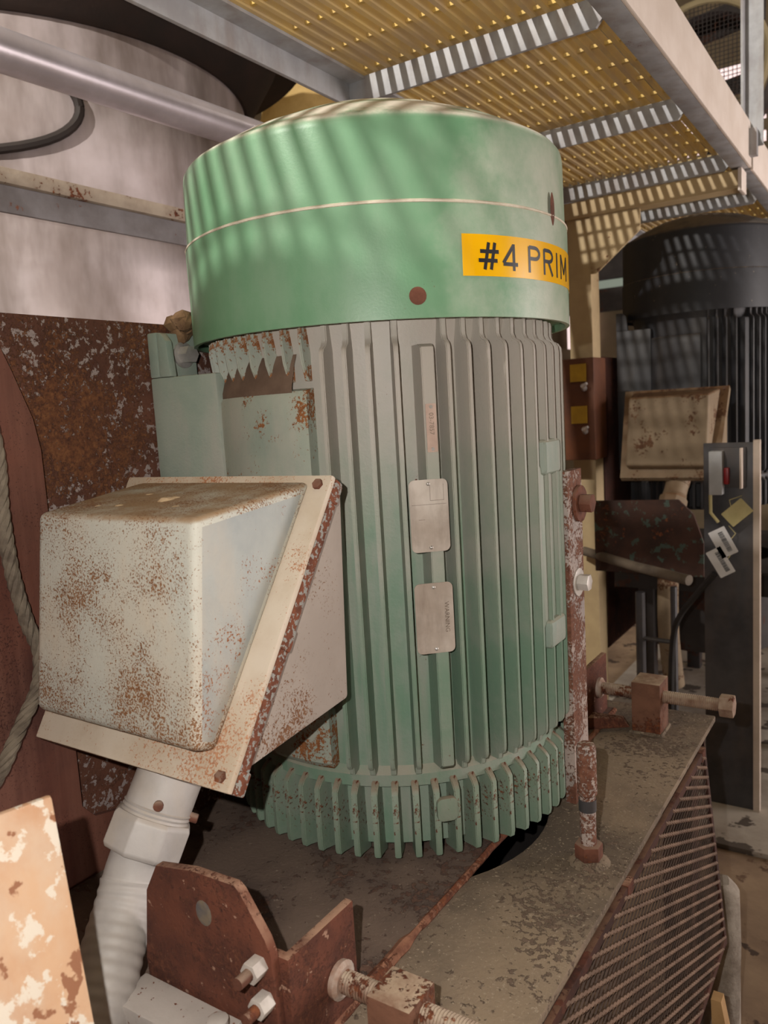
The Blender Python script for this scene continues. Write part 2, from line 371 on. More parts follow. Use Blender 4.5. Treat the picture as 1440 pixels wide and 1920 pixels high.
# ------------------------------------------------------------------ mesh helpers
class MB:
    """collects geometry (layout coordinates, z from eye level) for ONE mesh object"""

    def __init__(self):
        self.v = []
        self.f = []
        self.mi = []
        self.cur = 0

    def add(self, vs, fs):
        o = len(self.v)
        self.v += [Vector(p) for p in vs]
        for f in fs:
            self.f.append([i + o for i in f])
            self.mi.append(self.cur)
        return self

    def box(self, x0, x1, y0, y1, z0, z1):
        vs = [(x, y, z) for z in (z0, z1) for y in (y0, y1) for x in (x0, x1)]
        return self.add(vs, [(0, 2, 3, 1), (4, 5, 7, 6), (0, 1, 5, 4), (2, 6, 7, 3), (0, 4, 6, 2), (1, 3, 7, 5)])

    def hexa(self, p):
        """8 corners: bottom ring 0-3, top ring 4-7"""
        return self.add(p, [(3, 2, 1, 0), (4, 5, 6, 7), (0, 1, 5, 4), (1, 2, 6, 5), (2, 3, 7, 6), (3, 0, 4, 7)])

    def prism(self, pts, axis, lo, hi):
        """outline pts (2D in the two other axes, in order) extruded along axis"""
        n = len(pts)

        def mk(p, t):
            if axis == 0:
                return (t, p[0], p[1])
            if axis == 1:
                return (p[0], t, p[1])
            return (p[0], p[1], t)
        vs = [mk(p, lo) for p in pts] + [mk(p, hi) for p in pts]
        fs = [list(range(n))[::-1], [n + i for i in range(n)]]
        fs += [(i, (i + 1) % n, n + (i + 1) % n, n + i) for i in range(n)]
        return self.add(vs, fs)

    def tube(self, path, r, n=12, cap=True, twist=0.0):
        path = [Vector(p) for p in path]
        rs = r if isinstance(r, (list, tuple)) else [r] * len(path)
        t0 = (path[1] - path[0]).normalized()
        up = Vector((0, 0, 1)) if abs(t0.z) < 0.9 else Vector((1, 0, 0))
        a = t0.cross(up).normalized()
        vs, fs = [], []
        for i, p in enumerate(path):
            t = (path[min(i + 1, len(path) - 1)] - path[max(i - 1, 0)]).normalized()
            a = (a - t * a.dot(t)).normalized()
            b = t.cross(a)
            for k in range(n):
                ph = 2 * PI * k / n + twist
                vs.append(p + (a * math.cos(ph) + b * math.sin(ph)) * rs[i])
        for i in range(len(path) - 1):
            for k in range(n):
                k2 = (k + 1) % n
                fs.append((i * n + k, i * n + k2, (i + 1) * n + k2, (i + 1) * n + k))
        if cap:
            fs.append(list(range(n))[::-1])
            fs.append([(len(path) - 1) * n + k for k in range(n)])
        return self.add(vs, fs)

    def cyl(self, p0, p1, r, n=20, r1=None):
        return self.tube([p0, p1], [r, r if r1 is None else r1], n)

    def lathe(self, cx, cy, prof, n=96, a0=0.0, a1=2 * PI):
        """prof: list of (radius, z)"""
        full = abs(a1 - a0 - 2 * PI) < 1e-6
        m = n if full else n + 1
        vs, fs = [], []
        for k in range(m):
            a = a0 + (a1 - a0) * k / n
            for (r, z) in prof:
                vs.append((cx + r * math.cos(a), cy + r * math.sin(a), z))
        q = len(prof)
        for k in range(n):
            k2 = (k + 1) % m
            for j in range(q - 1):
                fs.append((k * q + j, k2 * q + j, k2 * q + j + 1, k * q + j + 1))
        return self.add(vs, fs)

    def build(self, name, material, parent=None, bevel=0.0, smooth=35, seg=2, origin=None, jitter=0.0):
        org = Vector(parent_origin(parent)) if origin is None else Vector(origin)
        bm = bmesh.new()
        bv = [bm.verts.new((p.x - org.x, p.y - org.y, p.z - org.z)) for p in self.v]
        for f, mi in zip(self.f, self.mi):
            try:
                fc = bm.faces.new([bv[i] for i in f])
                fc.material_index = mi
            except ValueError:
                pass
        bmesh.ops.recalc_face_normals(bm, faces=bm.faces)
        if bevel:
            bmesh.ops.remove_doubles(bm, verts=bm.verts, dist=1e-6)
            es = [e for e in bm.edges if len(e.link_faces) == 2 and e.calc_face_angle(0) > math.radians(28)]
            bmesh.ops.bevel(bm, geom=es, offset=bevel, segments=seg, profile=0.6, affect='EDGES', clamp_overlap=True)
        if jitter:
            for v in bm.verts:
                d = mnoise.noise_vector(v.co * 40.0)
                v.co += d * jitter
        me = bpy.data.meshes.new(name)
        bm.to_mesh(me)
        bm.free()
        mats = material if isinstance(material, (list, tuple)) else [material]
        for m in mats:
            me.materials.append(m)
        if smooth:
            me.shade_smooth() if hasattr(me, 'shade_smooth') else None
            me.set_sharp_from_angle(angle=math.radians(smooth))
        return link(name, me, parent)


ORG = {}


def parent_origin(parent):
    if parent is None:
        return (0, 0, 0)
    return ORG[parent.name]


def link(name, me, parent=None):
    o = bpy.data.objects.new(name, me)
    COL.objects.link(o)
    if parent is not None:
        o.parent = parent
        ORG[o.name] = ORG[parent.name]          # parts keep the thing's origin
    else:
        o.location = (0, 0, H)
        ORG[o.name] = (0, 0, 0)
    return o


def tag(o, label, cat, group=None):
    o['label'] = label
    o['category'] = cat
    if group:
        o['group'] = group
    return o


def thing(name, label, cat, org, group=None):
    e = bpy.data.objects.new(name, None)
    e.empty_display_size = 0.1
    COL.objects.link(e)
    e.location = (org[0], org[1], org[2] + H)
    ORG[e.name] = tuple(org)
    return tag(e, label, cat, group)


def structure(o):
    o['kind'] = 'structure'
    return o


def stuff(o):
    o['kind'] = 'stuff'
    return o


def hexprism(mb, p, d, r, length):
    p = Vector(p)
    d = Vector(d).normalized()
    return mb.tube([p, p + d * length], r, 6)


def bolt(mb, p, d, r, head=0.012, washer=0.003, wr=1.45, stub=0.0):
    p = Vector(p)
    d = Vector(d).normalized()
    if washer:
        mb.tube([p, p + d * washer], r * wr, 20)
    mb.tube([p + d * washer, p + d * (washer + head)], r, 6)
    if stub:
        mb.tube([p + d * (washer + head), p + d * (washer + head + stub)], r * 0.55, 12)
    return mb


def threaded(mb, p0, p1, r, pitch=0.004, depth=0.0016, n=12):
    p0, p1 = Vector(p0), Vector(p1)
    L = (p1 - p0).length
    k = max(2, int(L / pitch))
    path, rs = [], []
    for i in range(k):
        for q, rr in ((0.0, r - depth), (0.5, r)):
            path.append(p0.lerp(p1, (i + q) / k))
            rs.append(rr)
    path.append(p1)
    rs.append(r - depth)
    return mb.tube(path, rs, n)


def text_mesh(body, size, bold=0.0, space=1.0):
    """flat lettering -> (verts 2D, faces), centred vertically on the line"""
    cu = bpy.data.curves.new('lettering', 'FONT')
    cu.body = body
    cu.size = size
    cu.resolution_u = 3
    cu.offset = bold
    cu.space_character = space
    ob = bpy.data.objects.new('lettering', cu)
    COL.objects.link(ob)
    bpy.context.view_layer.update()
    dg = bpy.context.evaluated_depsgraph_get()
    me = bpy.data.meshes.new_from_object(ob.evaluated_get(dg))
    bm = bmesh.new()
    bm.from_mesh(me)
    bmesh.ops.triangulate(bm, faces=bm.faces)
    bmesh.ops.subdivide_edges(bm, edges=[e for e in bm.edges if e.calc_length() > size * 0.2], cuts=2)
    bmesh.ops.triangulate(bm, faces=bm.faces)
    vs = [(v.co.x, v.co.y) for v in bm.verts]
    fs = [[v.index for v in f.verts] for f in bm.faces]
    bm.free()
    COL.objects.unlink(ob)
    bpy.data.objects.remove(ob)
    bpy.data.curves.remove(cu)
    bpy.data.meshes.remove(me)
    return vs, fs


def ray(u, v):
    return RM @ Vector((u - 720.0, v - 960.0, FPX))


def at(u, v, axis, val):
    """the point of the photographed ray that lies on the plane axis = val"""
    r = ray(u, v)
    return r * (val / r[axis])


def rounded_rect(w, h, r, n=5):
    pts = []
    for cx, cy, a in ((w / 2 - r, h / 2 - r, 0), (-w / 2 + r, h / 2 - r, 90), (-w / 2 + r, -h / 2 + r, 180), (w / 2 - r, -h / 2 + r, 270)):
        for i in range(n + 1):
            t = math.radians(a + 90.0 * i / n)
            pts.append((cx + r * math.cos(t), cy + r * math.sin(t)))
    return pts


def slab(mb, center, ux, uy, outline, thick):
    """outline in (ux, uy) around centre, extruded by thick along ux x uy"""
    c, ux, uy = Vector(center), Vector(ux).normalized(), Vector(uy).normalized()
    w = ux.cross(uy)
    n = len(outline)
    vs = [c + ux * a + uy * b for a, b in outline] + [c + ux * a + uy * b + w * thick for a, b in outline]
    fs = [list(range(n))[::-1], [n + i for i in range(n)]] + [(i, (i + 1) % n, n + (i + 1) % n, n + i) for i in range(n)]
    return mb.add(vs, fs)


FZ = -H                      # floor level in layout coordinates
ZT = -0.775                  # table top

# ================================================================== the setting
structure(MB().box(-7, 4, -3, 9, FZ - 0.1, FZ).build('floor', M['floor']))
structure(MB().box(-7, 4, 9, 9.15, FZ, 4.6).build('wall_back', M['wall']))
structure(MB().box(-7.15, -7, -3, 9, FZ, 4.6).build('wall_left', M['wall']))
structure(MB().box(-7, 4, -3, 9, 4.6, 4.75).build('ceiling', M['ceil']))
structure(MB().box(4, 4.15, -3, 3.5, FZ, 4.6).box(4, 4.15, 5.7, 9, FZ, 4.6).box(4, 4.15, 3.5, 5.7, 2.1, 4.6).build('wall_right', M['wall']))  # opening added for the right-hand area light

# ================================================================== the motors
AX, AY = -0.871, 1.336       # shaft axis of the near motor
SHIFT = (0.02, 2.80)         # the same set again, one bay further on
BASEZ = -0.765


def fin_mesh(name, outline, t_root, t_tip, r_root, r_tip, material, bevel=0.0015):
    """thin radial plate: outline (r, z) with thickness falling from root to tip"""
    mb = MB()
    n = len(outline)

    def th(r):
        k = min(1, max(0, (r - r_root) / (r_tip - r_root)))
        return 0.5 * (t_root + (t_tip - t_root) * k)
    vs = [(r, -th(r), z - BASEZ) for r, z in outline] + [(r, th(r), z - BASEZ) for r, z in outline]
    fs = [list(range(n))[::-1], [n + i for i in range(n)]] + [(i, (i + 1) % n, n + (i + 1) % n, n + i) for i in range(n)]
    mb.add(vs, fs)
    bm = bmesh.new()
    bv = [bm.verts.new(p) for p in mb.v]
    for f in mb.f:
        bm.faces.new([bv[i] for i in f])
    bmesh.ops.recalc_face_normals(bm, faces=bm.faces)
    es = [e for e in bm.edges if e.calc_face_angle(0) > math.radians(50) and min(v.co.x for v in e.verts) > r_root + 0.004]
    bmesh.ops.bevel(bm, geom=es, offset=bevel, segments=2, affect='EDGES', clamp_overlap=True)
    me = bpy.data.meshes.new(name)
    bm.to_mesh(me)
    bm.free()
    me.materials.append(material)
    me.shade_smooth()
    me.set_sharp_from_angle(angle=math.radians(40))
    return me


def ring_part(name, me, parent, ang):
    o = bpy.data.objects.new(name, me)
    COL.objects.link(o)
    o.parent = parent
    o.rotation_euler = (0, 0, math.radians(ang))
    ORG[o.name] = ORG[parent.name]
    return o


def on_drum(cx, cy, r, ang, z):
    a = math.radians(ang)
    return Vector((cx + r * math.cos(a), cy + r * math.sin(a), z))


def make_motor(sx, sy, label, near, sz=0.0):
    cx, cy = AX + sx, AY + sy
    root = thing('electric_motor', label, 'motor', (cx, cy, BASEZ))
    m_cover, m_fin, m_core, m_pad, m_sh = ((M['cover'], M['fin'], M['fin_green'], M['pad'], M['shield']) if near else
                                           (M['black_motor'], M['black_fin'], M['black_fin'], M['black_fin'], M['black_fin']))
    # fan cover: lower band and upper cap that meet in a seam
    band = MB().lathe(cx, cy, [(0.30, 0.150), (0.352, 0.150), (0.353, 0.137), (0.3605, 0.137), (0.3610, 0.30), (0.3605, 0.307), (0.357, 0.311), (0.348, 0.311)], 128)
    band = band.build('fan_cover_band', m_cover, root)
    ch = 0.0 if near else 0.06
    cap = MB().lathe(cx, cy, [(0.347, 0.305), (0.3572, 0.305), (0.3572, 0.312), (0.3555, 0.425 + ch), (0.3540, 0.435 + ch), (0.349, 0.4415 + ch), (0.340, 0.447 + ch), (0.28, 0.480 + ch),
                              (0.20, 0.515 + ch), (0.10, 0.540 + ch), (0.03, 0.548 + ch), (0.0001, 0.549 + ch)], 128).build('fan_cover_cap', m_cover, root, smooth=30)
    if near:
        seam = MB().lathe(cx, cy, [(0.356, 0.3075), (0.3614, 0.3078), (0.3618, 0.3105), (0.356, 0.3138)], 128).build('cover_seam', M['seam'], root)
        for ang, z, r, sq in ((-47.5, 0.170, 0.0088, 1.0), (-0.5, 0.320, 0.010, 1.8), (95, 0.17, 0.0088, 1.0)):
            mb = MB()
            c = on_drum(cx, cy, 0.3605, ang, z)
            a = math.radians(ang)
            t = Vector((-math.sin(a), math.cos(a), 0))
            out = Vector((math.cos(a), math.sin(a), 0))
            ringo = []
            for rr, dd in ((1.55, 0.0002), (1.3, 0.0012), (0.8, 0.0016), (0.62, 0.0010), (0.0, 0.0008)):
                ringo.append((rr * r, dd))
            vs, fs = [], []
            n = 20
            for rr, dd in ringo:
                for k in range(n):
                    p = 2 * PI * k / n
                    w = 0.75 + 0.25 / sq if sq > 1 else 1
                    vs.append(c + t * math.cos(p) * rr * w * (0.6 if sq > 1 else 1) + Vector((0, 0, 1)) * math.sin(p) * rr * sq + out * dd)
            for j in range(len(ringo) - 1):
                for k in range(n):
                    fs.append((j * n + k, j * n + (k + 1) % n, (j + 1) * n + (k + 1) % n, (j + 1) * n + k))
            mb.add(vs, fs).build('cover_screw', M['rust_bolt'], root)
        # yellow label wrapped on the cover band
        mb = MB()
        vs, fs = [], []
        n = 40
        for k in range(n + 1):
            a = -35.6 + 62 * k / n
            for z in (0.1985, 0.2615):
                for r in (0.3608, 0.3617):
                    vs.append(on_drum(cx, cy, r, a, z))
        for k in range(n):
            b, c = 4 * k, 4 * k + 4
            fs += [(b + 1, c + 1, c + 3, b + 3), (b, b + 2, c + 2, c), (b + 2, b + 3, c + 3, c + 2), (b, c, c + 1, b + 1)]
        fs += [(0, 1, 3, 2), (4 * n, 4 * n + 2, 4 * n + 3, 4 * n + 1)]
        lab = mb.add(vs, fs).build('label_strip', M['label_yellow'], root)
        lab['label'] = 'yellow label strip with black lettering'
        arcP = [(0.55 + 0.42 * math.sin(math.radians(a)), 0.745 + 0.205 * math.cos(math.radians(a))) for a in range(0, 181, 20)]
        bowl = [(0.1, 0.95)] + arcP + [(0.1, 0.54)]
        glyphs = (('#', -31.3, -25.0, [[(0.30, 0.02), (0.52, 0.98)], [(0.60, 0.02), (0.82, 0.98)], [(0.10, 0.66), (1.0, 0.66)], [(0.02, 0.34), (0.92, 0.34)]]),
                  ('4', -23.8, -18.4, [[(0.72, 0.02), (0.72, 0.98)], [(0.72, 0.94), (0.04, 0.28)], [(0.04, 0.25), (0.98, 0.25)]]),
                  ('P', -14.4, -9.2, [[(0.1, 0.02), (0.1, 0.98)], bowl]),
                  ('R', -7.4, -1.9, [[(0.1, 0.02), (0.1, 0.98)], bowl, [(0.5, 0.54), (0.95, 0.02)]]),
                  ('I', 0.2, 2.0, [[(0.5, 0.02), (0.5, 0.98)]]),
                  ('M', 4.0, 10.8, [[(0.08, 0.02), (0.08, 0.98)], [(0.08, 0.95), (0.5, 0.25)], [(0.5, 0.25), (0.92, 0.95)], [(0.92, 0.02), (0.92, 0.98)]]))
        for ch_, A0, A1, strokes in glyphs:
            wm = math.radians(A1 - A0) * 0.362
            mb = MB()
            bm_mask = []
            for st in strokes:
                pts = [Vector((x * wm, y * 0.043)) for x, y in st]
                fine_pts = []
                for a, b in zip(pts[:-1], pts[1:]):
                    nseg = max(1, int((b - a).length / 0.006))
                    fine_pts += [a.lerp(b, k / nseg) for k in range(nseg)]
                fine_pts.append(pts[-1])
                vs = []
                for k, p in enumerate(fine_pts):
                    t_ = (fine_pts[min(k + 1, len(fine_pts) - 1)] - fine_pts[max(k - 1, 0)]).normalized()
                    nrm2 = Vector((-t_.y, t_.x)) * 0.0030
                    vs += [p + nrm2, p - nrm2]
                q = len(bm_mask)
                rr = 0.3620 + 0.00012 * q
                bm_mask.append(1)
                mb.add([on_drum(cx, cy, rr, A0 + math.degrees(v.x / 0.362), 0.2075 + v.y) for v in vs], [(2 * k, 2 * k + 1, 2 * k + 3, 2 * k + 2) for k in range(len(fine_pts) - 1)])
            mb.build('printed_character', M['black_ink'], lab, smooth=0)
    # cast frame
    MB().lathe(cx, cy, [(0.0001, 0.145), (0.315, 0.145), (0.306, 0.10), (0.306, -0.600), (0.318, -0.612), (0.318, -0.632), (0.300, -0.640), (0.297, -0.745),
                        (0.262, -0.7645), (0.0001, -0.7645)], 120).build('frame', m_core, root)
    body = [(0.295, 0.142), (0.328, 0.142), (0.328, 0.116), (0.332, 0.108), (0.341, 0.103), (0.3455, 0.096), (0.3465, 0.086), (0.3465, -0.575), (0.3455, -0.586), (0.341, -0.593),
            (0.333, -0.594), (0.331, -0.606), (0.295, -0.606)]
    mf = fin_mesh('cooling_fin', body, 0.013, 0.0075, 0.30, 0.345, m_fin)
    angs = [-73.1, -66.9, -60.7, -53.4] + [-39.5 + 6.05 * k for k in range(0, 34)]
    for a in angs:
        ring_part('cooling_fin', mf, root, a)
    wide = fin_mesh('nameplate_rib', [(0.295, 0.10), (0.336, 0.10), (0.3445, 0.095), (0.3465, 0.084), (0.3465, -0.590), (0.340, -0.596), (0.295, -0.60)], 0.032, 0.021, 0.30, 0.345, m_fin)
    ring_part('nameplate_rib', wide, root, -45.3)
    es = [(0.285, -0.622), (0.318, -0.622), (0.331, -0.632), (0.3375, -0.640), (0.3385, -0.742), (0.336, -0.752), (0.325, -0.753), (0.295, -0.7605), (0.285, -0.760)]
    ms = fin_mesh('end_shield_fin', es, 0.016, 0.0105, 0.29, 0.338, m_sh)
    for k in range(60):
        a = -42.7 + 6.0 * k
        if near and abs(((a + 45 + 180) % 360) - 180) < 4 and k != 0:
            pass
        ring_part('end_shield_fin', ms, root, a)
    # flat conduit pad on the -Y side, ribbed recess above it
    a0, a1 = math.radians(-134), math.radians(-79)
    pad = MB()
    pad.lathe(cx, cy, [(0.300, 0.045), (0.3275, 0.040), (0.3335, 0.030), (0.3345, 0.0), (0.3345, -0.59), (0.327, -0.600), (0.300, -0.60)], 26, a0, a1)
    ends = []
    for a in (a0, a1):
        ends.append([(cx + r * math.cos(a), cy + r * math.sin(a), z) for r, z in ((0.300, 0.045), (0.3275, 0.040), (0.3335, 0.030), (0.3345, 0.0), (0.3345, -0.59), (0.327, -0.600), (0.300, -0.60))])
    for e in ends:
        pad.add(e, [list(range(len(e)))])
    pad.build('conduit_pad', m_pad, root)
    if near:
        MB().lathe(cx, cy, [(0.329, 0.036), (0.3285, 0.047), (0.316, 0.085), (0.3075, 0.100)], 24, math.radians(-126), math.radians(-84)).build('recess_strip', M['recess_brown'], root)  # brown strip over the sloped ledge above the pad
        rib = fin_mesh('short_rib', [(0.30, 0.142), (0.333, 0.142), (0.335, 0.120), (0.330, 0.085), (0.318, 0.055), (0.30, 0.055)], 0.008, 0.005, 0.30, 0.335, M['pad'])
        for a in (-132, -126, -119, -112, -105.5, -99, -92.5, -86, -80):
            ring_part('short_rib', rib, root, a)
    # feet towards the mounting plate (-X) and boss towards the strap (+X)
    for s in (-1, 1):
        foot = MB()
        yy = cy + s * 0.29
        foot.prism([(cx - 0.317, yy - 0.022 * 1), (cx - 0.317, yy + 0.075 * 1), (cx - 0.285, yy + 0.075), (cx - 0.245, yy + 0.035), (cx - 0.16, yy + 0.03), (cx - 0.16, yy - 0.01), (cx - 0.285, yy - 0.022)]
                   if s < 0 else
                   [(cx - 0.317, yy - 0.075), (cx - 0.317, yy + 0.022), (cx - 0.285, yy + 0.022), (cx - 0.16, yy + 0.01), (cx - 0.16, yy - 0.03), (cx - 0.245, yy - 0.035), (cx - 0.285, yy - 0.075)], 2, -0.57, 0.085)
        foot.box(cx - 0.317, cx - 0.292, yy - 0.022 if s < 0 else yy - 0.075, yy + 0.075 if s < 0 else yy + 0.022, 0.0851, 0.168)
        lip = MB().prism([(cx - 0.2919, 0.0852), (cx - 0.262, 0.0852), (cx - 0.268, 0.15), (cx - 0.280, 0.165), (cx - 0.2919, 0.168)], 1, yy - 0.022 if s < 0 else yy + 0.006, yy - 0.006 if s < 0 else yy + 0.022)
        lip.build('foot_lip', m_pad if not near else M['pad_plain'], root, bevel=0.003)
        f = foot.build('foot', m_pad if not near else M['pad_plain'], root, bevel=0.004)
        if near and s < 0:
            b = bolt(MB(), (cx - 0.292, yy + 0.040, 0.128), (1, 0, 0), 0.017, head=0.022, washer=0.004)
            b.build('foot_bolt', M['zinc'], f)
    if near:
        boss = MB()
        boss.box(-0.60, -0.5325, 1.290, 1.400, -0.400, -0.110)
        boss.build('strap_boss', M['fin_green'], root, bevel=0.006)
        lugs = MB()
        lugs.box(-0.60, -0.5225, 1.300, 1.372, -0.128, -0.066)
        lugs.build('boss_lug', M['pad_plain'], root, bevel=0.010, seg=3)
        lugs = MB()
        lugs.box(-0.60, -0.522, 1.300, 1.372, -0.440, -0.388)
        lugs.build('boss_lug', M['pad_plain'], root, bevel=0.010, seg=3)
        # nameplates on the wide rib
        am = math.radians(-47.0)
        t = Vector((-math.sin(am), math.cos(am), 0))
        out = Vector((math.cos(am), math.sin(am), 0))
        for zc, hh, kind in ((-0.1695, 0.116, 'rating'), (-0.3365, 0.116, 'warning')):
            c = on_drum(cx, cy, 0.3475, -47.0, zc)
            pl = slab(MB(), c, t, Vector((0, 0, 1)), rounded_rect(0.063, hh, 0.009), 0.0016).build('nameplate', M['plate_steel'], root)
            for dz in (-0.5, 0.5):
                rv = MB()
                rv.lathe(0, 0, [(0.0032, 0), (0.003, 0.001), (0.0018, 0.002), (0.0001, 0.0023)], 12)
                q = c + out * 0.0016 + Vector((0, 0, dz * (hh - 0.014)))
                rv.v = [q + t * p.x + Vector((0, 0, 1)) * p.y + out * p.z for p in rv.v]
                rv.build('rivet', M['zinc'], pl)
            mb = MB()
            if kind == 'warning':
                tv, tf = text_mesh('WARNING', 0.0105)
                mb.add([c + out * 0.00175 + t * (0.017 + y) + Vector((0, 0, 1)) * (0.026 - x) for x, y in tv], tf)
            else:
                for (a, b, w, h) in ((-0.028, 0.018, 0.056, 0.0006), (0.002, 0.024, 0.022, 0.0006), (0.002, 0.024, 0.0006, 0.026), (0.024, 0.024, 0.0006, 0.026), (-0.018, -0.006, 0.010, 0.0006)):
                    q = c + out * 0.00175
                    mb.add([q + t * a + Vector((0, 0, b)), q + t * (a + w) + Vector((0, 0, b)), q + t * (a + w) + Vector((0, 0, b + h)), q + t * a + Vector((0, 0, b + h))], [(0, 1, 2, 3)])
            mb.build('embossing', M['emboss'], pl, smooth=0)
        c = on_drum(cx, cy, 0.3472, -45.2, -0.031)
        a2 = math.radians(-45.2)
        t2 = Vector((-math.sin(a2), math.cos(a2), 0))
        o2 = Vector((math.cos(a2), math.sin(a2), 0))
        st = slab(MB(), c, t2, Vector((0, 0, 1)), rounded_rect(0.017, 0.076, 0.002), 0.0014).build('serial_tag', M['serial'], root)
        tv, tf = text_mesh('03-7857', 0.0105)
        MB().add([c + o2 * 0.0016 + t2 * (-0.0035 + y) + Vector((0, 0, 1)) * (0.024 - x) for x, y in tv], tf).build('embossing', M['emboss'], st, smooth=0)
        for dz in (-0.033, 0.033):
            q = c + o2 * 0.001 + Vector((0, 0, dz))
            MB().tube([q, q + o2 * 0.002], 0.0028, 10).build('rivet', M['zinc'], st)
        # drain plug on the end shield
        dp = MB()
        c = on_drum(cx, cy, 0.333, -46.0, -0.668)
        slab(dp, c - Vector((0, 0, 0)), t2, Vector((0, 0, 1)), rounded_rect(0.036, 0.040, 0.010), 0.012)
        dp.build('drain_plug', M['shield'], root, bevel=0.002)
    else:
        MB().box(cx + 0.27, cx + 0.338, cy - 0.05, cy + 0.06, -0.40, -0.11).build('strap_boss', m_fin, root, bevel=0.006)
    root.location.z += sz
    return root


M['pad_plain'] = mat('grey_green_foot', (152, 162, 150), (134, 150, 138), 6, streak=0.5, streak_col=(176, 168, 160), streak_f=(18, 18, 4), rough=0.55, bump=0.4, bump_scale=190, dust=0.5)
M['serial'] = mat('pinkish_serial_tag', (196, 172, 158), (176, 150, 136), 12, rough=0.5, metal=0.2, bump=0.1)

make_motor(0, 0, 'large green vertical motor with ribbed body and domed fan cover', True)
make_motor(SHIFT[0], SHIFT[1], 'black ribbed vertical motor in the dark background at right', False, 0.22)


# ------------------------------------------------------------------ terminal boxes
def make_box(sx, sy, label, near):
    org = (-0.90 + sx, 0.80 + sy, -0.47)
    root = thing('terminal_box', label, 'terminal box', org)
    mf, ms, mb_, mfl, medge = ((M['box'], M['box_side'], M['box_back'], M['flange'], M['rust_edge']) if near else
                               (M['far_box'], M['far_box'], M['far_box'], M['far_box'], M['far_box']))
    S = Vector((sx, sy, 0 if near else 0.11))

    def P(x, y, z):
        return Vector((x, y, z)) + S
    # the joint runs diagonally from top rear to bottom front
    tx = [(-1.150, -1.105), (-0.700, -0.702)]           # flange left (top, bottom), right (top, bottom)
    T, B = (0.930, -0.094), (0.672, -0.468)             # (y, z) of the joint plane at top and bottom
    nrm = Vector((0, -(T[1] - B[1]), (T[0] - B[0]))).normalized()   # towards front and up

    def J(x, s, off=0.0):
        return P(x, T[0] + (B[0] - T[0]) * s, T[1] + (B[1] - T[1]) * s) + nrm * off
    # rear housing between motor and joint
    yb = 0.958
    h = MB()
    f0, f1 = -1.12, -0.716
    pts = [J(f0, 0.03), J(f1, 0.03), J(f1 - 0.002, 0.985), J(f0 + 0.03, 0.985)]
    bk = [P(f0 - 0.0, yb + 0.004, -0.112), P(f1, yb + 0.004, -0.112), P(f1, yb - 0.012, -0.436), P(f0 + 0.03, yb - 0.012, -0.436)]
    h.add(pts + bk, [(0, 1, 2, 3), (7, 6, 5, 4), (0, 4, 5, 1), (1, 5, 6, 2), (2, 6, 7, 3), (3, 7, 4, 0)])
    h.box(-1.06 + sx, -0.78 + sx, 0.940 + sy, 1.02 + sy, -0.40 + S.z, -0.15 + S.z)
    h.build('rear_housing', mb_, root, bevel=0.006)
    # joint flanges: rear (rusted edge) and cover lip

    def frame(x_in, off0, off1, s0, s1, name, material, bev):
        o = [J(tx[0][0], s0), J(tx[1][0], s0), J(tx[1][1], s1), J(tx[0][1], s1)]
        vs = [p + nrm * off0 for p in o] + [p + nrm * off1 for p in o]
        return MB().add(vs, [(3, 2, 1, 0), (4, 5, 6, 7), (0, 1, 5, 4), (1, 2, 6, 5), (2, 3, 7, 6), (3, 0, 4, 7)]).build(name, material, root, bevel=bev, jitter=0.0012 if near else 0)
    frame(0, -0.020, -0.001, 0.0, 1.0, 'rear_flange', medge, 0.003)
    fl_ = frame(0, 0.0, 0.010, 0.0, 1.0, 'cover_flange', mfl, 0.003)
    # cover: drafted hood in front of the joint
    fr = [P(-1.064, 0.683, -0.119), P(-0.737, 0.683, -0.119), P(-0.742, 0.653, -0.412), P(-1.078, 0.653, -0.408)]
    bkc = [J(-1.112, 0.022, 0.008), J(-0.735, 0.022, 0.008), J(-0.742, 0.90, 0.008), J(-1.078, 0.90, 0.008)]
    c = MB()
    c.cur = 0
    c.add(fr + bkc, [(0, 1, 2, 3)])
    c.f.append([0, 4, 5, 1]); c.mi.append(0)
    c.f.append([3, 2, 6, 7]); c.mi.append(0)
    c.cur = 1
    c.f.append([1, 5, 6, 2]); c.mi.append(1)
    c.f.append([0, 3, 7, 4]); c.mi.append(1)
    c.f.append([7, 6, 5, 4]); c.mi.append(1)
    cov = c.build('cover', [mf, ms], root, bevel=0.013 if near else 0.012, seg=4, smooth=60)
    # flange bolts and ears
    for (x, s) in ((-0.720, 0.035), (-0.720, 0.962)):
        p = J(x, s, 0.010)
        bolt(MB(), p, nrm, 0.0085, head=0.005, washer=0.0, wr=1.3).build('flange_bolt', M['rust_bolt'], fl_)
    if near:
        for s in (0.045, 0.54, 0.965):
            a, b = J(-0.705, s - 0.035, -0.020), J(-0.705, s + 0.035, -0.020)
            d = (b - a)
            ear = MB()
            u = Vector((1, 0, 0)) * 0.012
            ear.hexa([a, a + d, a + d + u * 0.6, a + u * 0.6, a + nrm * 0.020, a + d + nrm * 0.020, a + d + u * 0.6 + nrm * 0.020, a + u * 0.6 + nrm * 0.020])
            ear.build('flange_ear', M['rust_edge'], root, bevel=0.004)
        # dust crusts on the hood
        for k in range(16):
            x = rng.uniform(-1.03, -0.80)
            s = rng.uniform(0.1, 0.9)
            y = 0.70 + (0.90 - 0.70) * s
            z = -0.119 + 0.012 * s
            r = rng.uniform(0.003, 0.010)
            mb = MB()
            mb.lathe(x, y, [(r * 1.6, z - 0.003), (r * 1.3, z + r * 0.2), (r * 0.7, z + r * 0.45), (0.0001, z + r * 0.5)], 9)
            mb.build('dust_crust', M['crust'], cov, jitter=r * 0.6)
    return root


make_box(0, 0, 'rust-speckled cream terminal box with slanted joint on the green motor', True)
make_box(0.05, 2.80, 'tan rusty terminal box on the black motor in the background', False)


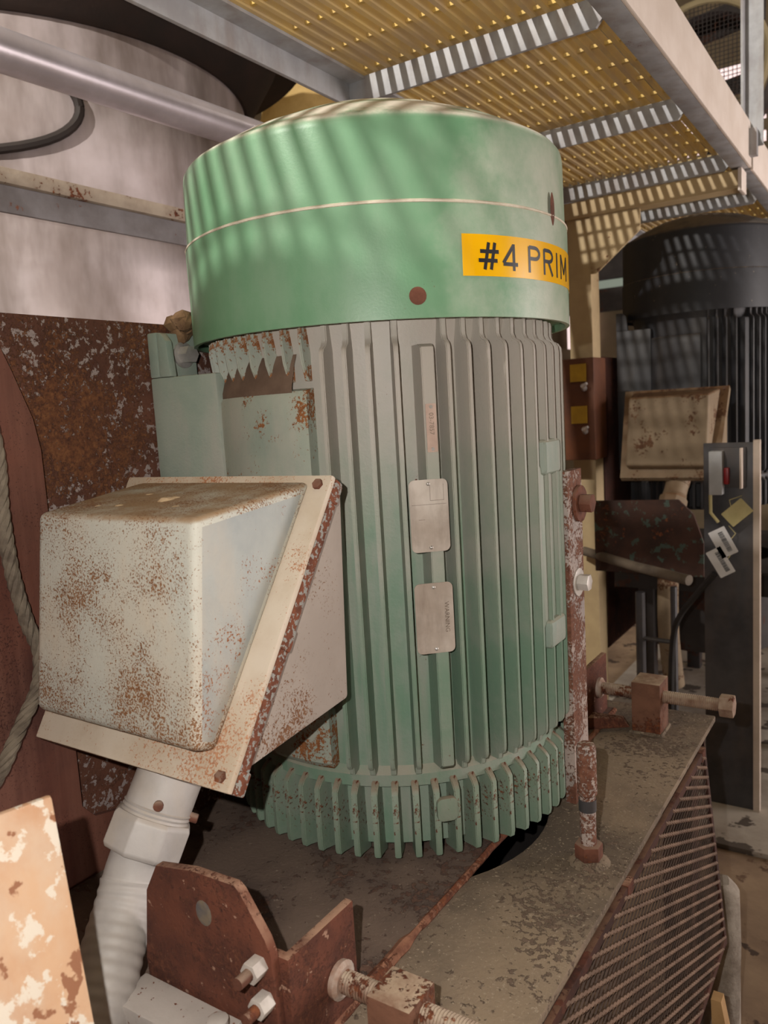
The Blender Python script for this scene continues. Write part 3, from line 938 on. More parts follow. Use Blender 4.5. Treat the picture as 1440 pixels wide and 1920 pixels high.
# ------------------------------------------------------------------ conduits
def make_conduit(sx, sy, label, near):
    S = Vector((sx, sy, 0 if near else 0.11))
    p0 = at(320, 1450, 1, 0.725) + S
    p1 = at(283, 1548, 1, 0.688) + S
    root = thing('flexible_conduit', label, 'conduit', (p0.x - 0.2, p0.y, FZ))
    mfit, mh = (M['fitting'], M['conduit']) if near else (M['far_box'], M['far_box'])
    d = (p1 - p0).normalized()
    L = (p1 - p0).length
    hub = MB()
    hub.tube([p0 - d * 0.05, p0 - d * 0.002, p0, p0 + d * L * 0.62, p0 + d * L * 0.64, p0 + d * (L * 0.68), p0 + d * (L * 0.72), p0 + d * (L * 0.76), p0 + d * (L * 0.80)],
             [0.050, 0.050, 0.0475, 0.0475, 0.0495, 0.048, 0.0495, 0.048, 0.0495], 28)
    h = hub.build('hub', mfit, root)
    nut = MB()
    q = p0 + d * (L * 0.80)
    nut.tube([q, q + d * 0.006, q + d * 0.047, q + d * 0.053], [0.055, 0.0585, 0.0585, 0.054], 8, twist=0.2)
    nut.build('gland_nut', mfit, root, bevel=0.002)
    if near:
        for (u, v, yy) in ((284, 1494, 0.0), (368, 1535, 0.0)):
            r = ray(u, v)
            # nearest point of the hub surface to this sight line
            w = Vector((0, 0, 0)) - p0
            rd = r.normalized()
            b = rd.dot(d)
            tt = (d.dot(w) - b * rd.dot(w)) / (1 - b * b)
            foot = p0 + d * tt
            near_pt = rd * ((foot).dot(rd))
            o = (near_pt - foot)
            if yy == 0.0 and u < 300:
                o = (o - rd * 1.0)
            o = (o - d * o.dot(d)).normalized()
            s0 = foot + o * 0.046
            MB().tube([s0, s0 + o * 0.012, s0 + o * 0.013], [0.0068, 0.0068, 0.005], 12).build('set_screw', M['rust_bolt'], h)
    # corrugated hose sweeping down past the bracket
    if near:
        ctrl = [q + d * 0.02, q + d * 0.075, at(238, 1690, 1, 0.636), at(215, 1770, 1, 0.600), at(192, 1860, 1, 0.560), at(167, 1960, 1, 0.52), at(142, 2080, 1, 0.48), at(120, 2250, 1, 0.45)]
    else:
        ctrl = [q + d * 0.03, q + Vector((-0.02, 0, -0.14)), q + Vector((-0.03, 0, -0.36)), q + Vector((-0.03, 0, -0.6)), q + Vector((-0.02, 0.05, -0.85))]
    path = []
    for i in range(len(ctrl) - 1):
        a = ctrl[max(i - 1, 0)]; b = ctrl[i]; c = ctrl[i + 1]; e = ctrl[min(i + 2, len(ctrl) - 1)]
        for k in range(40):
            t = k / 40
            path.append(0.5 * ((2 * b) + (c - a) * t + (2 * a - 5 * b + 4 * c - e) * t * t + (3 * b - a - 3 * c + e) * t ** 3))
    path.append(ctrl[-1])
    s = 0
    rs = []
    for i, p in enumerate(path):
        if i:
            s += (p - path[i - 1]).length
        base = 0.0400 if s < 0.07 else 0.0420
        rs.append(base + (0.0007 * math.sin(2 * PI * s / 0.0165) if s > 0.065 else 0))
    if not near:
        rs = [0.044] * len(path)
    MB().tube(path, rs, 28).build('hose', mh, root, smooth=80)
    return root


make_conduit(0, 0, 'pale grey flexible conduit with gland nut under the cream terminal box', True)
make_conduit(0.05, 2.80, 'dull grey conduit hanging below the tan terminal box in the background', False)


# ================================================================== the stand
def plate_with_hole(mb, x0, x1, y0, y1, z0, z1, hx, hy, hr, n=64):
    """rectangular plate with a round opening"""
    outer, inner = [], []
    corners = [math.atan2(y - hy, x - hx) for x in (x0, x1) for y in (y0, y1)]
    angs = sorted([(-PI + 2 * PI * k / n) for k in range(n)] + corners)
    for a in angs:
        c, s = math.cos(a), math.sin(a)
        t = 1e9
        if c > 1e-9: t = min(t, (x1 - hx) / c)
        if c < -1e-9: t = min(t, (x0 - hx) / c)
        if s > 1e-9: t = min(t, (y1 - hy) / s)
        if s < -1e-9: t = min(t, (y0 - hy) / s)
        outer.append((hx + c * t, hy + s * t))
        inner.append((hx + c * hr, hy + s * hr))
    m = len(angs)
    vs = [(p[0], p[1], z1) for p in outer] + [(p[0], p[1], z1) for p in inner] + [(p[0], p[1], z0) for p in outer] + [(p[0], p[1], z0) for p in inner]
    fs = []
    for i in range(m):
        j = (i + 1) % m
        fs += [(i, j, m + j, m + i), (2 * m + i, 3 * m + i, 3 * m + j, 2 * m + j), (i, 2 * m + i, 2 * m + j, j), (m + i, m + j, 3 * m + j, 3 * m + i)]
    return mb.add(vs, fs)


TX0, TX1, TY0, TY1 = -1.165, -0.376, 0.615, 1.95


def make_table(sx, sy, label, near):
    root = thing('steel_table', label, 'table', (-0.87 + sx, 1.2 + sy, FZ))
    ty0 = TY0 if near else TY0 + 0.21
    mt = M['table'] if near else M['dark_metal']
    top = MB()
    plate_with_hole(top, TX0 + sx, TX1 + sx, ty0 + sy, TY1 + sy, ZT - 0.014, ZT, -0.83 + sx, 1.25 + sy, 0.288)
    top.build('table_top', mt, root, bevel=0.0015)
    md = M['rust_dark'] if near else M['dark_metal']
    for x in (TX0 + 0.05 + (0 if near else 0.08), TX1 - 0.07):
        for y in (ty0 + 0.10, TY1 - 0.06):
            MB().box(x - 0.035 + sx, x + 0.035 + sx, y - 0.035 + sy, y + 0.035 + sy, FZ if near else FZ + 0.02, ZT - 0.014).build('leg', md, root, bevel=0.004)
    MB().box(TX0 + sx, TX1 - 0.02 + sx, ty0 + 0.02 + sy, ty0 + 0.03 + sy, ZT - 0.11, ZT - 0.014).build('apron', md, root)
    MB().box(TX0 + sx, TX1 - 0.02 + sx, TY1 - 0.03 + sy, TY1 - 0.02 + sy, ZT - 0.11, ZT - 0.014).build('apron', md, root)
    # dark drive housing under the opening
    dh = MB()
    dh.lathe(-0.83 + sx, 1.25 + sy, [(0.30, ZT - 0.014), (0.30, ZT - 0.42), (0.0001, ZT - 0.42)], 48)
    dh.build('drive_housing', M['dark_metal'], root)
    return root


make_table(0, 0, 'grimy steel table under the green motor', True)
make_table(SHIFT[0], SHIFT[1], 'dark steel table under the black motor in the background', False)

# sliding base plate with its raised, rusty edge
sb = thing('sliding_base', 'grimy sliding base plate with rusty welded edge under the green motor', 'base plate', (-0.90, 1.30, ZT))
MB().box(-1.16, -0.600, 0.632, 1.88, ZT, BASEZ).build('base_plate', M['slide'], sb, bevel=0.001)
edge = MB()
pth, rr = [], []
for k in range(61):
    y = 0.632 + (1.88 - 0.632) * k / 60
    pth.append((-0.598 + 0.002 * mnoise.noise(Vector((y * 20, 0, 0))), y, ZT + 0.004 + 0.002 * mnoise.noise(Vector((y * 30, 5, 0)))))
    rr.append(0.0068 + 0.0022 * mnoise.noise(Vector((y * 45, 9, 0))) + (0.003 if y < 0.9 else 0))
edge.tube(pth, rr, 8)
edge.build('weld_bead', M['weld'], sb)
# front bracket: side plate, angle with thrust leg, bolts
br = MB()
br.prism([(-0.795, -0.560), (-0.730, -0.548), (-0.657, -0.546), (-0.648, -0.552), (-0.613, -0.602), (-0.606, -0.620), (-0.600, -0.7648), (-0.826, -0.7648), (-0.832, -0.70), (-0.818, -0.60)], 1, 0.618, 0.631)
bp = br.build('bracket_plate', M['rust'], sb, bevel=0.0015, jitter=0.0006)
spot = MB()
c = at(382, 1712, 1, 0.618)
spot.lathe(0, 0, [(0.0135, 0.0), (0.010, 0.0008), (0.006, 0.0004), (0.0001, 0.0004)], 16)
spot.v = [Vector((c.x + p.x, 0.6178 - p.z, c.z + p.y * 1.25)) for p in spot.v]
spot.build('paint_scar', M['spot'] if 'spot' in M else M['panel'], bp)
an = MB()
an.prism([(-0.680, 0.6312), (-0.592, 0.6312), (-0.592, 0.762), (-0.604, 0.762), (-0.604, 0.643), (-0.680, 0.643)], 2, -0.7648, -0.628)
an.build('thrust_angle', M['rust'], sb, bevel=0.0015, jitter=0.0006)
for (u, v) in ((468, 1826), (482, 1893)):
    c = at(u, v, 1, 0.600)
    b = bolt(MB(), (c.x, 0.618, c.z), (0, -1, 0), 0.0135, head=0.020, washer=0.0)
    o = b.build('bracket_nut', M['nutwhite'] if 'nutwhite' in M else M['zinc'], bp, bevel=0.001)
    MB().tube([(c.x, 0.600, c.z), (c.x, 0.580, c.z)], 0.0075, 12).build('bolt_end', M['rust_bolt'], bp)
rl = MB()
rl.prism([(-0.700, 1.72), (-0.612, 1.72), (-0.612, 1.868), (-0.624, 1.868), (-0.624, 1.732), (-0.700, 1.732)], 2, -0.7648, -0.622)
rl.build('thrust_angle', M['rust'], sb, bevel=0.0015)
MB().hexa([(-0.612, 1.72, -0.7648), (-0.53, 1.775, -0.7648), (-0.535, 1.79, -0.7648), (-0.612, 1.76, -0.7648),
           (-0.612, 1.72, -0.735), (-0.545, 1.775, -0.745), (-0.548, 1.79, -0.745), (-0.612, 1.76, -0.735)]).build('brace', M['rust'], sb, bevel=0.002)

# painted frame bar in front of the bracket
fb = thing('frame_channel', 'pale grey painted channel in front of the rusty bracket', 'channel', (-0.8, 0.585, FZ))
MB().box(-0.828, -0.655, 0.555, 0.612, -0.752, -0.716).build('flange', M['grey_paint'], fb, bevel=0.003)
MB().box(-0.828, -0.655, 0.555, 0.567, -0.90, -0.7523).build('web', M['rust'], fb, bevel=0.002)
MB().tube([(-0.668, 0.585, -0.716), (-0.668, 0.585, -0.700), (-0.668, 0.585, -0.698)], [0.013, 0.013, 0.009], 14).build('stud', M['grey_paint'], fb)
for x in (-0.78, -0.70):
    MB().box(x - 0.02, x + 0.02, 0.557, 0.60, FZ, -0.752).build('leg', M['rust_dark'], fb)


def make_jack(y, z, xa, xb, bx0, bx1, by0, by1, btop, label, tail):
    root = thing('jack_screw', label, 'jack screw', ((bx0 + bx1) / 2, y, ZT), 'belt tension jack screws')
    threaded(MB(), (xa, y, z), (xb, y, z), 0.0150, 0.0042, 0.0013).build('threaded_rod', M['screw'], root, smooth=50)
    MB().box(bx0, bx1, by0, by1, ZT, btop).build('block', M['block'], root, bevel=0.003)
    MB().tube([(xa - 0.002, y, z), (xa + 0.006, y, z), (xa + 0.010, y, z)], [0.0235, 0.0245, 0.019], 20).build('thrust_collar', M['collar'], root)
    w = MB()
    n = 28
    pts = []
    per = [(bx0, by0), (bx1, by0), (bx1, by1), (bx0, by1), (bx0, by0)]
    for i in range(4):
        a, b = Vector(per[i]), Vector(per[i + 1])
        for k in range(7):
            q = a.lerp(b, k / 7)
            pts.append((q.x, q.y, ZT + 0.002))
    pts.append(pts[0])
    w.tube(pts, [0.006 + 0.002 * mnoise.noise(Vector(p) * 60) for p in pts], 6)
    w.build('weld_bead', M['table'], root)
    if tail:
        hexprism(MB(), (xb, y, z), (1, 0, 0), 0.026, 0.030).build('screw_head', M['screw'], root, bevel=0.003)
    return root


M['collar'] = mat('worn_white_collar', (192, 180, 168), (150, 106, 82), 16, rough=0.7, bump=0.3)
make_jack(0.722, -0.712, -0.591, -0.330, -0.527, -0.466, 0.690, 0.750, -0.688, 'threaded jack screw with pale block beside the rusty front bracket', True)
make_jack(1.805, -0.690, -0.611, -0.338, -0.524, -0.459, 1.770, 1.845, -0.652, 'threaded jack screw with block at the far corner of the grimy table', True)

# strap bar bolted to the motor boss, standing on the table
sbar = thing('strap_bar', 'rusty upright strap bar bolted to the side of the green motor', 'bracket', (-0.53, 1.43, ZT))
MB().box(-0.5425, -0.5215, 1.392, 1.470, ZT, -0.130).build('bar', M['rust_bar'], sbar, bevel=0.0015, jitter=0.0007)
bolt(MB(), (-0.5215, 1.448, -0.195), (1, 0, 0), 0.0185, head=0.022, washer=0.007, wr=1.9).build('rusty_bolt', M['rust_bolt'], sbar, bevel=0.0015, jitter=0.0015)
bolt(MB(), (-0.5215, 1.436, -0.345), (1, 0, 0), 0.0165, head=0.020, washer=0.003, wr=1.65).build('new_bolt', M['nutwhite2'] if 'nutwhite2' in M else M['zinc'], sbar, bevel=0.001)

# threaded stand-off rod in front of the strap
rod = thing('anchor_rod', 'rusty upright rod with collar standing on the grimy table', 'rod', (-0.437, 1.218, ZT))
MB().tube([(-0.437, 1.218, ZT), (-0.437, 1.218, -0.655)], 0.0135, 18).build('rod', M['rust_bar'], rod)
MB().tube([(-0.437, 1.218, -0.655), (-0.437, 1.218, -0.652), (-0.437, 1.218, -0.575), (-0.437, 1.218, -0.566)], [0.0142, 0.0165, 0.0165, 0.013], 18).build('sleeve', M['rust_bar'], rod)
MB().tube([(-0.437, 1.218, -0.682), (-0.437, 1.218, -0.662)], 0.0148, 18).build('tape_band', M['panel'], rod)
MB().tube([(-0.437, 1.218, ZT + 0.008), (-0.437, 1.218, ZT + 0.034)], 0.024, 6).build('nut', M['rust_bolt'], rod, bevel=0.003)
MB().tube([(-0.437, 1.218, ZT - 0.001), (-0.437, 1.218, ZT + 0.004), (-0.437, 1.218, ZT + 0.009)], [0.036, 0.032, 0.022], 18).build('washer', M['table'], rod, jitter=0.0015)

# mesh belt guard hung on the table's edge
gd = thing('belt_guard', 'rusty wire mesh guard hanging below the table edge', 'guard', (-0.355, 1.3, -1.3))
GT, GB = (-0.372, -0.800), (-0.330, -1.245)         # (x, z) top and bottom
GY0, GY1 = 0.55, 1.79


def G(y, s, off=0.0):
    return Vector((GT[0] + (GB[0] - GT[0]) * s + off, y, GT[1] + (GB[1] - GT[1]) * s))


for name, a, b in (('guard_frame', G(GY0, 0), G(GY1, 0)), ('guard_frame', G(GY0, 1), G(GY1, 1)), ('guard_frame', G(GY0, 0), G(GY0, 1)), ('guard_frame', G(GY1, 0), G(GY1, 1))):
    d = (b - a).normalized()
    w = Vector((0, 0, 1)) if abs(d.y) > 0.9 else Vector((0, 1, 0))
    w = (w - d * w.dot(d)).normalized()
    q = d.cross(w).normalized()
    a2, b2 = a - d * 0.010, b + d * 0.010
    MB().hexa([a2 - w * 0.009 - q * 0.005, b2 - w * 0.009 - q * 0.005, b2 + w * 0.009 - q * 0.005, a2 + w * 0.009 - q * 0.005,
               a2 - w * 0.009 + q * 0.005, b2 - w * 0.009 + q * 0.005, b2 + w * 0.009 + q * 0.005, a2 + w * 0.009 + q * 0.005]).build(name, M['rust_dark'], gd, bevel=0.001)
GL = math.hypot(GB[0] - GT[0], GB[1] - GT[1])
TI = math.radians(23)
e1 = Vector((math.cos(TI), math.sin(TI)))           # (along +Y, down the panel)
e2 = Vector((-math.sin(TI), math.cos(TI)))
PITCH = 0.0205


def inside(p):
    return GY0 <= p.x <= GY1 and 0.0 <= p.y <= GL


ws = MB()
k0 = int(-1.0 / PITCH)
for k in range(k0, int(1.2 / PITCH)):
    o = Vector((GY0, 0.0)) + e2 * (k * PITCH)
    run = []
    t = -1.5
    while t < 2.2:
        q = o + e1 * t
        if inside(q):
            run.append(q + e2 * (0.0013 * math.sin(t * 2 * PI / 0.016)))
        # slanted webs to the next row
        h0, h1 = q, q + e2 * PITCH - e1 * 0.006
        if (int(round(t / 0.004)) % 5 == 0) and inside((h0 + h1) / 2):
            a, b = G(h0.x, h0.y / GL, 0.003), G(h1.x, h1.y / GL, -0.002)
            w = Vector((0.0, 0.0017, 0))
            tt = Vector((0.0014, 0, 0))
            ws.add([a - w - tt, a + w - tt, a + w + tt, a - w + tt, b - w - tt, b + w - tt, b + w + tt, b - w + tt], [(0, 1, 5, 4), (1, 2, 6, 5), (2, 3, 7, 6), (3, 0, 4, 7)])
        t += 0.004
    if len(run) > 3:
        MB().tube([G(q.x, q.y / GL, 0.004) for q in run], 0.0034, 5).build('mesh_strand', M['strand'], gd)
stuff(ws.build('mesh_web', M['web'], gd, smooth=0))
for y in (GY0 + 0.1, 1.2, GY1 - 0.03):
    MB().box(-0.386, -0.366, y, y + 0.03, -0.812, -0.7895).build('hanger_tab', M['rust'], gd)

# wrapped pipe end and wooden prop just beyond the guard
wp = thing('wrapped_pipe', 'pale fibre-wrapped pipe standing on the floor behind the mesh guard', 'pipe', (-0.36, 1.95, FZ))
MB().tube([(-0.375, 1.97, FZ), (-0.37, 1.96, -1.35), (-0.368, 1.955, -1.22), (-0.366, 1.95, -1.195)], [0.05, 0.05, 0.045, 0.02], 14).build('wrap', M['fluff'], wp, jitter=0.006)
pr = MB().hexa([(-0.31, 1.60, FZ), (-0.24, 1.60, FZ), (-0.24, 1.64, FZ), (-0.31, 1.64, FZ), (-0.325, 1.62, -1.27), (-0.305, 1.62, -1.27), (-0.305, 1.65, -1.27), (-0.325, 1.65, -1.27)]).build('wood_prop', M['wood'])
tag(pr, 'pale wooden prop leaning under the mesh guard', 'prop')

# ================================================================== left side: mounting plate, frame, rope, near plate
mp = MB()
mp.box(-1.225, -1.192, 0.60, 2.05, -1.2, 0.188)
tag(mp.build('mounting_plate', M['rust_plate'], bevel=0.0015), 'rust-speckled upright mounting plate behind the green motor', 'plate')
mp = MB()
mp.box(-1.225, -1.192, 3.68, 2.05 + 2.6, -1.2, 0.188)
tag(mp.build('mounting_plate', M['rust_dark'], bevel=0.0015), 'dark rusty mounting plate behind the black motor', 'plate')
fp = MB()
fp.prism([(0.30, -1.2), (0.30, 0.27), (0.655, 0.250), (0.695, 0.195), (0.735, 0.095), (0.762, 0.02), (0.770, -0.03), (0.772, -0.64), (0.795, -0.668), (0.93, -0.70), (0.93, -0.80), (0.74, -0.80), (0.74, -1.2)], 0, -1.180, -1.168)
tag(fp.build('frame_plate', M['frame_brown'], bevel=0.002), 'smooth red-brown frame plate with rounded corner at the left edge', 'plate')


def catmull(ctrl, per):
    out = []
    for i in range(len(ctrl) - 1):
        a = ctrl[max(i - 1, 0)]; b = ctrl[i]; c = ctrl[i + 1]; e = ctrl[min(i + 2, len(ctrl) - 1)]
        for k in range(per):
            t = k / per
            out.append(0.5 * ((2 * b) + (c - a) * t + (2 * a - 5 * b + 4 * c - e) * t * t + (3 * b - a - 3 * c + e) * t ** 3))
    out.append(ctrl[-1])
    return out


rp = thing('wire_rope', 'dusty twisted wire rope looped behind the cream terminal box', 'rope', (-1.14, 0.70, -0.4))
ctrl = [at(-40, 700, 0, -1.146), at(-6, 850, 0, -1.146), at(4, 960, 0, -1.146), at(22, 1070, 0, -1.146), at(48, 1160, 0, -1.146), at(74, 1225, 0, -1.146), at(70, 1290, 0, -1.146), at(44, 1350, 0, -1.146),
        at(22, 1400, 0, -1.146), at(0, 1450, 0, -1.146), at(-40, 1510, 0, -1.146)]
ctrl = [Vector(p) for p in ctrl]
core = catmull(ctrl, 30)
for st in range(4):
    path = []
    s = 0
    for i, p in enumerate(core):
        t = (core[min(i + 1, len(core) - 1)] - core[max(i - 1, 0)]).normalized()
        if i:
            s += (p - core[i - 1]).length
        a = t.cross(Vector((1, 0, 0))).normalized()
        b = t.cross(a)
        ph = 2 * PI * (s / 0.075 + st / 4)
        path.append(p + (a * math.cos(ph) + b * math.sin(ph)) * 0.0056)
    MB().tube(path, 0.0060, 7).build('strand', M['rope'], rp)

npl = thing('near_plate', 'peeling white and orange painted plate close up at lower left', 'plate', (-0.72, 0.3, FZ))
c0 = at(98, 1492, 1, 0.43)
dirv = Vector((math.sin(math.radians(48 - 33.65)), math.cos(math.radians(48 - 33.65)), 0))
nn = Vector((dirv.y, -dirv.x, 0))
low = at(176, 1905, 1, 0.405)
tilt = (low - c0).normalized()
w2 = -dirv
p = MB()
corner = [c0, c0 + tilt * 0.75, c0 + tilt * 0.75 + w2 * 0.35, c0 + w2 * 0.35]
p.add(corner + [q - nn * 0.008 for q in corner], [(0, 1, 2, 3), (7, 6, 5, 4), (0, 4, 5, 1), (1, 5, 6, 2), (2, 6, 7, 3), (3, 7, 4, 0)])
p.build('sheet', M['peel'], npl, bevel=0.004)
MB().box(c0.x - 0.12, c0.x - 0.06, c0.y - 0.25, c0.y - 0.19, FZ, c0.z - 0.35).build('post', M['rust_dark'], npl)

# nest-like dust clump on the motor foot
dc = thing('dust_clump', 'brown fibre clump on the left foot of the green motor', 'debris', (-1.15, 1.10, 0.15))
mb = MB()
for k in range(7):
    c = Vector((-1.165 + rng.uniform(-0.012, 0.03), 1.085 + rng.uniform(-0.025, 0.04), 0.178 + rng.uniform(-0.012, 0.016)))
    prof = [(0.0001, c.z - 0.018), (0.016, c.z - 0.013), (0.023, c.z), (0.016, c.z + 0.013), (0.0001, c.z + 0.018)]
    mb.lathe(c.x, c.y, prof, 10)
mb.build('fibres', M['clump'], dc, jitter=0.010, smooth=0)

# ================================================================== the tank, pipe and rail at the left
TKX, TKY, TKR = -3.13, 2.12, 0.94
tk = thing('steel_tank', 'large stainless tank with a dark brown top ring behind the rusty plate', 'tank', (TKX, TKY, FZ))
MB().lathe(TKX, TKY, [(TKR, FZ), (TKR, 1.30)], 96).build('shell', M['tank'], tk)
MB().lathe(TKX, TKY, [(TKR - 0.03, 1.29), (TKR + 0.012, 1.288), (TKR + 0.03, 1.305), (TKR + 0.16, 1.52), (TKR + 0.30, 1.56), (TKR + 0.32, 1.62), (TKR + 0.32, 2.2), (0.0001, 2.3)], 96).build('top_ring', M['tank_dark'], tk)
for z in (0.72,):
    MB().lathe(TKX, TKY, [(TKR - 0.01, z - 0.02), (TKR + 0.004, z - 0.018), (TKR + 0.004, z + 0.018), (TKR - 0.01, z + 0.02)], 96).build('weld_seam', M['tank'], tk)
# oval hand-hole flange low at the tank's left
hc = at(40, 170, 0, -2.20)
mb = MB()
pts = []
for k in range(49):
    a = 2 * PI * k / 48
    yy = hc.y - 0.10 + 0.34 * math.cos(a)
    dx = math.sqrt(max(0.0, (TKR + 0.01) ** 2 - (yy - TKY) ** 2))
    pts.append((TKX + dx, yy, hc.z + 0.03 + 0.16 * math.sin(a)))
mb.tube(pts, 0.016, 8)
mb.build('hand_hole_rim', M['tank_dark'], tk)

pp = MB().tube([(-1.9, -0.6, 0.934), (-1.9, 0.9, 0.934), (-1.9, 3.4, 0.984)], 0.052, 28)
tag(pp.build('steel_pipe', M['pipe']), 'thick grey steel pipe running above the angle rail at left', 'pipe')
ra = MB().prism([(-1.895, 0.555), (-1.895, 0.650), (-1.905, 0.650), (-1.905, 0.567), (-1.985, 0.567), (-1.985, 0.555)], 1, -0.6, 3.2)
rl_ = thing('angle_rail', 'dirty horizontal angle rail with lighter top lip crossing the tank', 'rail', (-1.9, 1.3, 0.55))
MB().box(-1.900, -1.888, -0.6, 3.2, 0.545, 0.6118).build('web', M['rail'], rl_, bevel=0.002)
MB().box(-1.975, -1.872, -0.6, 3.2, 0.6122, 0.650).build('lip', M['rail_lip'] if 'rail_lip' in M else M['rail'], rl_, bevel=0.003)
for y in (0.0, 3.0):
    MB().box(-1.965, -1.905, y, y + 0.06, FZ, 0.622).build('post', M['rail'], rl_)
fc = at(590, 215, 1, 4.6)
fo = MB().lathe(fc.x, fc.y, [(0.0001, FZ), (0.42, FZ), (0.42, fc.z - 0.30), (0.40, fc.z - 0.1), (0.34, fc.z + 0.08), (0.2, fc.z + 0.20), (0.0001, fc.z + 0.24)], 24)
tag(fo.build('foam_vessel', M['foam'], jitter=0.03), 'yellow foam-clad vessel glimpsed between the tank and the walkway', 'vessel')

# ================================================================== overhead walkway
GZ = 0.930                   # underside of the grating
wf = thing('walkway_frame', 'galvanised walkway frame with cross bars above the green motor', 'frame', (-0.95, 2.2, 0.86))
for y in (1.97, 2.77, 3.53, 4.23, 5.0, 1.17, 0.005):
    xe = -0.612
    bar = MB().prism([(-1.345, 0.862), (xe - 0.022, 0.862), (xe, 0.885), (xe, GZ), (-1.345, GZ)], 1, y, y + 0.010)
    bar.box(-1.345, xe, y + 0.010, y + 0.045, GZ - 0.008, GZ)
    bar.build('cross_bar', M['galv'], wf, bevel=0.001)
MB().prism([(-1.357, 0.862), (-1.345, 0.862), (-1.345, GZ), (-1.345, 1.03), (-1.357, 1.03)], 1, -2.6, 2.02).build('side_bar', M['galv'], wf, bevel=0.001)
MB().box(-1.357, -1.345, 2.02, 5.4, 0.862, 1.03).build('side_bar', M['galv'], wf, bevel=0.001)
MB().box(-1.3447, -1.29, -2.6, 5.4, GZ - 0.009, GZ - 0.001).build('ledge', M['galv'], wf)
MB().box(-0.552, -0.542, -2.6, 3.58, 0.868, 1.035).build('edge_channel', M['cream_steel'], wf, bevel=0.002)
MB().box(-0.6115, -0.5525, -2.6, 3.58, 0.868, 0.878).build('channel_flange', M['galv'], wf, bevel=0.001)
MB().box(-0.552, -0.542, 3.62, 6.0, 0.868, 1.035).build('edge_channel', M['cream_steel'], wf, bevel=0.002)
MB().box(-0.6115, -0.5525, 3.62, 6.0, 0.868, 0.878).build('channel_flange', M['galv'], wf, bevel=0.001)

for (ya, yb, lab) in ((0.05, 3.56, 'yellow fibreglass grating overhead above the green motor'), (3.63, 5.4, 'yellow fibreglass grating farther back above the black motor')):
    gr = thing('grating_panel', lab, 'grating', (-0.95, (ya + yb) / 2, GZ), 'walkway gratings')
    x = -1.325
    while x < -0.556:
        b = MB()
        b.prism([(x - 0.0065, GZ), (x + 0.0065, GZ), (x + 0.0065, GZ + 0.006), (x + 0.004, GZ + 0.009), (x + 0.004, GZ + 0.020), (x + 0.0075, GZ + 0.026), (x + 0.0075, GZ + 0.031), (x - 0.0075, GZ + 0.031),
                 (x - 0.0075, GZ + 0.026), (x - 0.004, GZ + 0.020), (x - 0.004, GZ + 0.009), (x - 0.0065, GZ + 0.006)], 1, ya, yb)
        b.build('bearing_bar', M['grate'], gr)
        x += 0.0385
    y = ya + 0.08
    while y < yb:
        MB().box(-1.335, -0.556, y - 0.005, y + 0.005, GZ + 0.0095, GZ + 0.0185).build('cross_rod', M['grate_clip'], gr)
        y += 0.1525

dk = MB().box(-1.3445, -0.5525, -2.6, 0.215, GZ + 0.0315, GZ + 0.038)  # unseen plate added so its edge cuts off the lamp light lower down
tag(dk.build('blocking_deck', M['galv'], bevel=0.001), 'unseen deck plate added to block lamp light, in front of the yellow grating', 'deck')

# ================================================================== right background: column, post, panel
tc = thing('steel_column', 'tan painted steel column with cross beam and gusset in the background', 'column', (-1.24, 3.60, FZ))
MB().box(-1.295, -1.190, 3.55, 3.66, FZ + 0.02, 0.852).build('shaft', M['tan_steel'], tc, bevel=0.004)
bm_ = MB().prism([(3.535, 0.790), (3.625, 0.790), (3.625, 0.798), (3.547, 0.798), (3.547, 0.852), (3.625, 0.852), (3.625, 0.860), (3.535, 0.860)], 0, -1.45, -0.585)
bm_.build('cross_beam', M['tan_steel'], tc, bevel=0.001)
MB().box(-0.584, -0.570, 3.530, 3.640, 0.780, 0.866).build('end_plate', M['cream_steel'], tc, bevel=0.002)
MB().prism([(-1.190, 0.786), (-0.972, 0.786), (-0.972, 0.700), (-1.165, 0.545), (-1.190, 0.545)], 1, 3.548, 3.560).build('gusset', M['tan_steel'], tc, bevel=0.001)
gp = thing('railing_post', 'galvanised upright railing post at the top right corner', 'post', (-0.53, 3.56, 0.87))
MB().box(-0.568, -0.560, 3.50, 3.57, 0.94, 2.3).build('angle_leg', M['galv'], gp)
MB().box(-0.568, -0.497, 3.562, 3.570, 0.94, 2.3).build('angle_leg', M['galv'], gp)
MB().box(-0.57, -0.515, 3.52, 3.56, 0.90, 1.0).build('clip', M['galv'], gp)

bb = thing('control_board', 'brown board with yellow stickers on the tan column', 'board', (-1.18, 3.4, -0.25))
MB().box(-1.36, -1.132, 3.38, 3.545, -0.265, 0.175).build('board', M['brown_panel'], bb, bevel=0.006)
for z in (0.13, -0.05):
    MB().box(-1.235, -1.165, 3.374, 3.3795, z - 0.055, z + 0.02).build('sticker', M['label_dull'] if 'label_dull' in M else M['label_yellow'], bb)
for z in (0.045, -0.14):
    MB().tube([(-1.175, 3.379, z), (-1.17, 3.35, z + 0.01), (-1.15, 3.34, z + 0.02)], [0.014, 0.012, 0.006], 8).build('toggle', M['zinc'], bb)

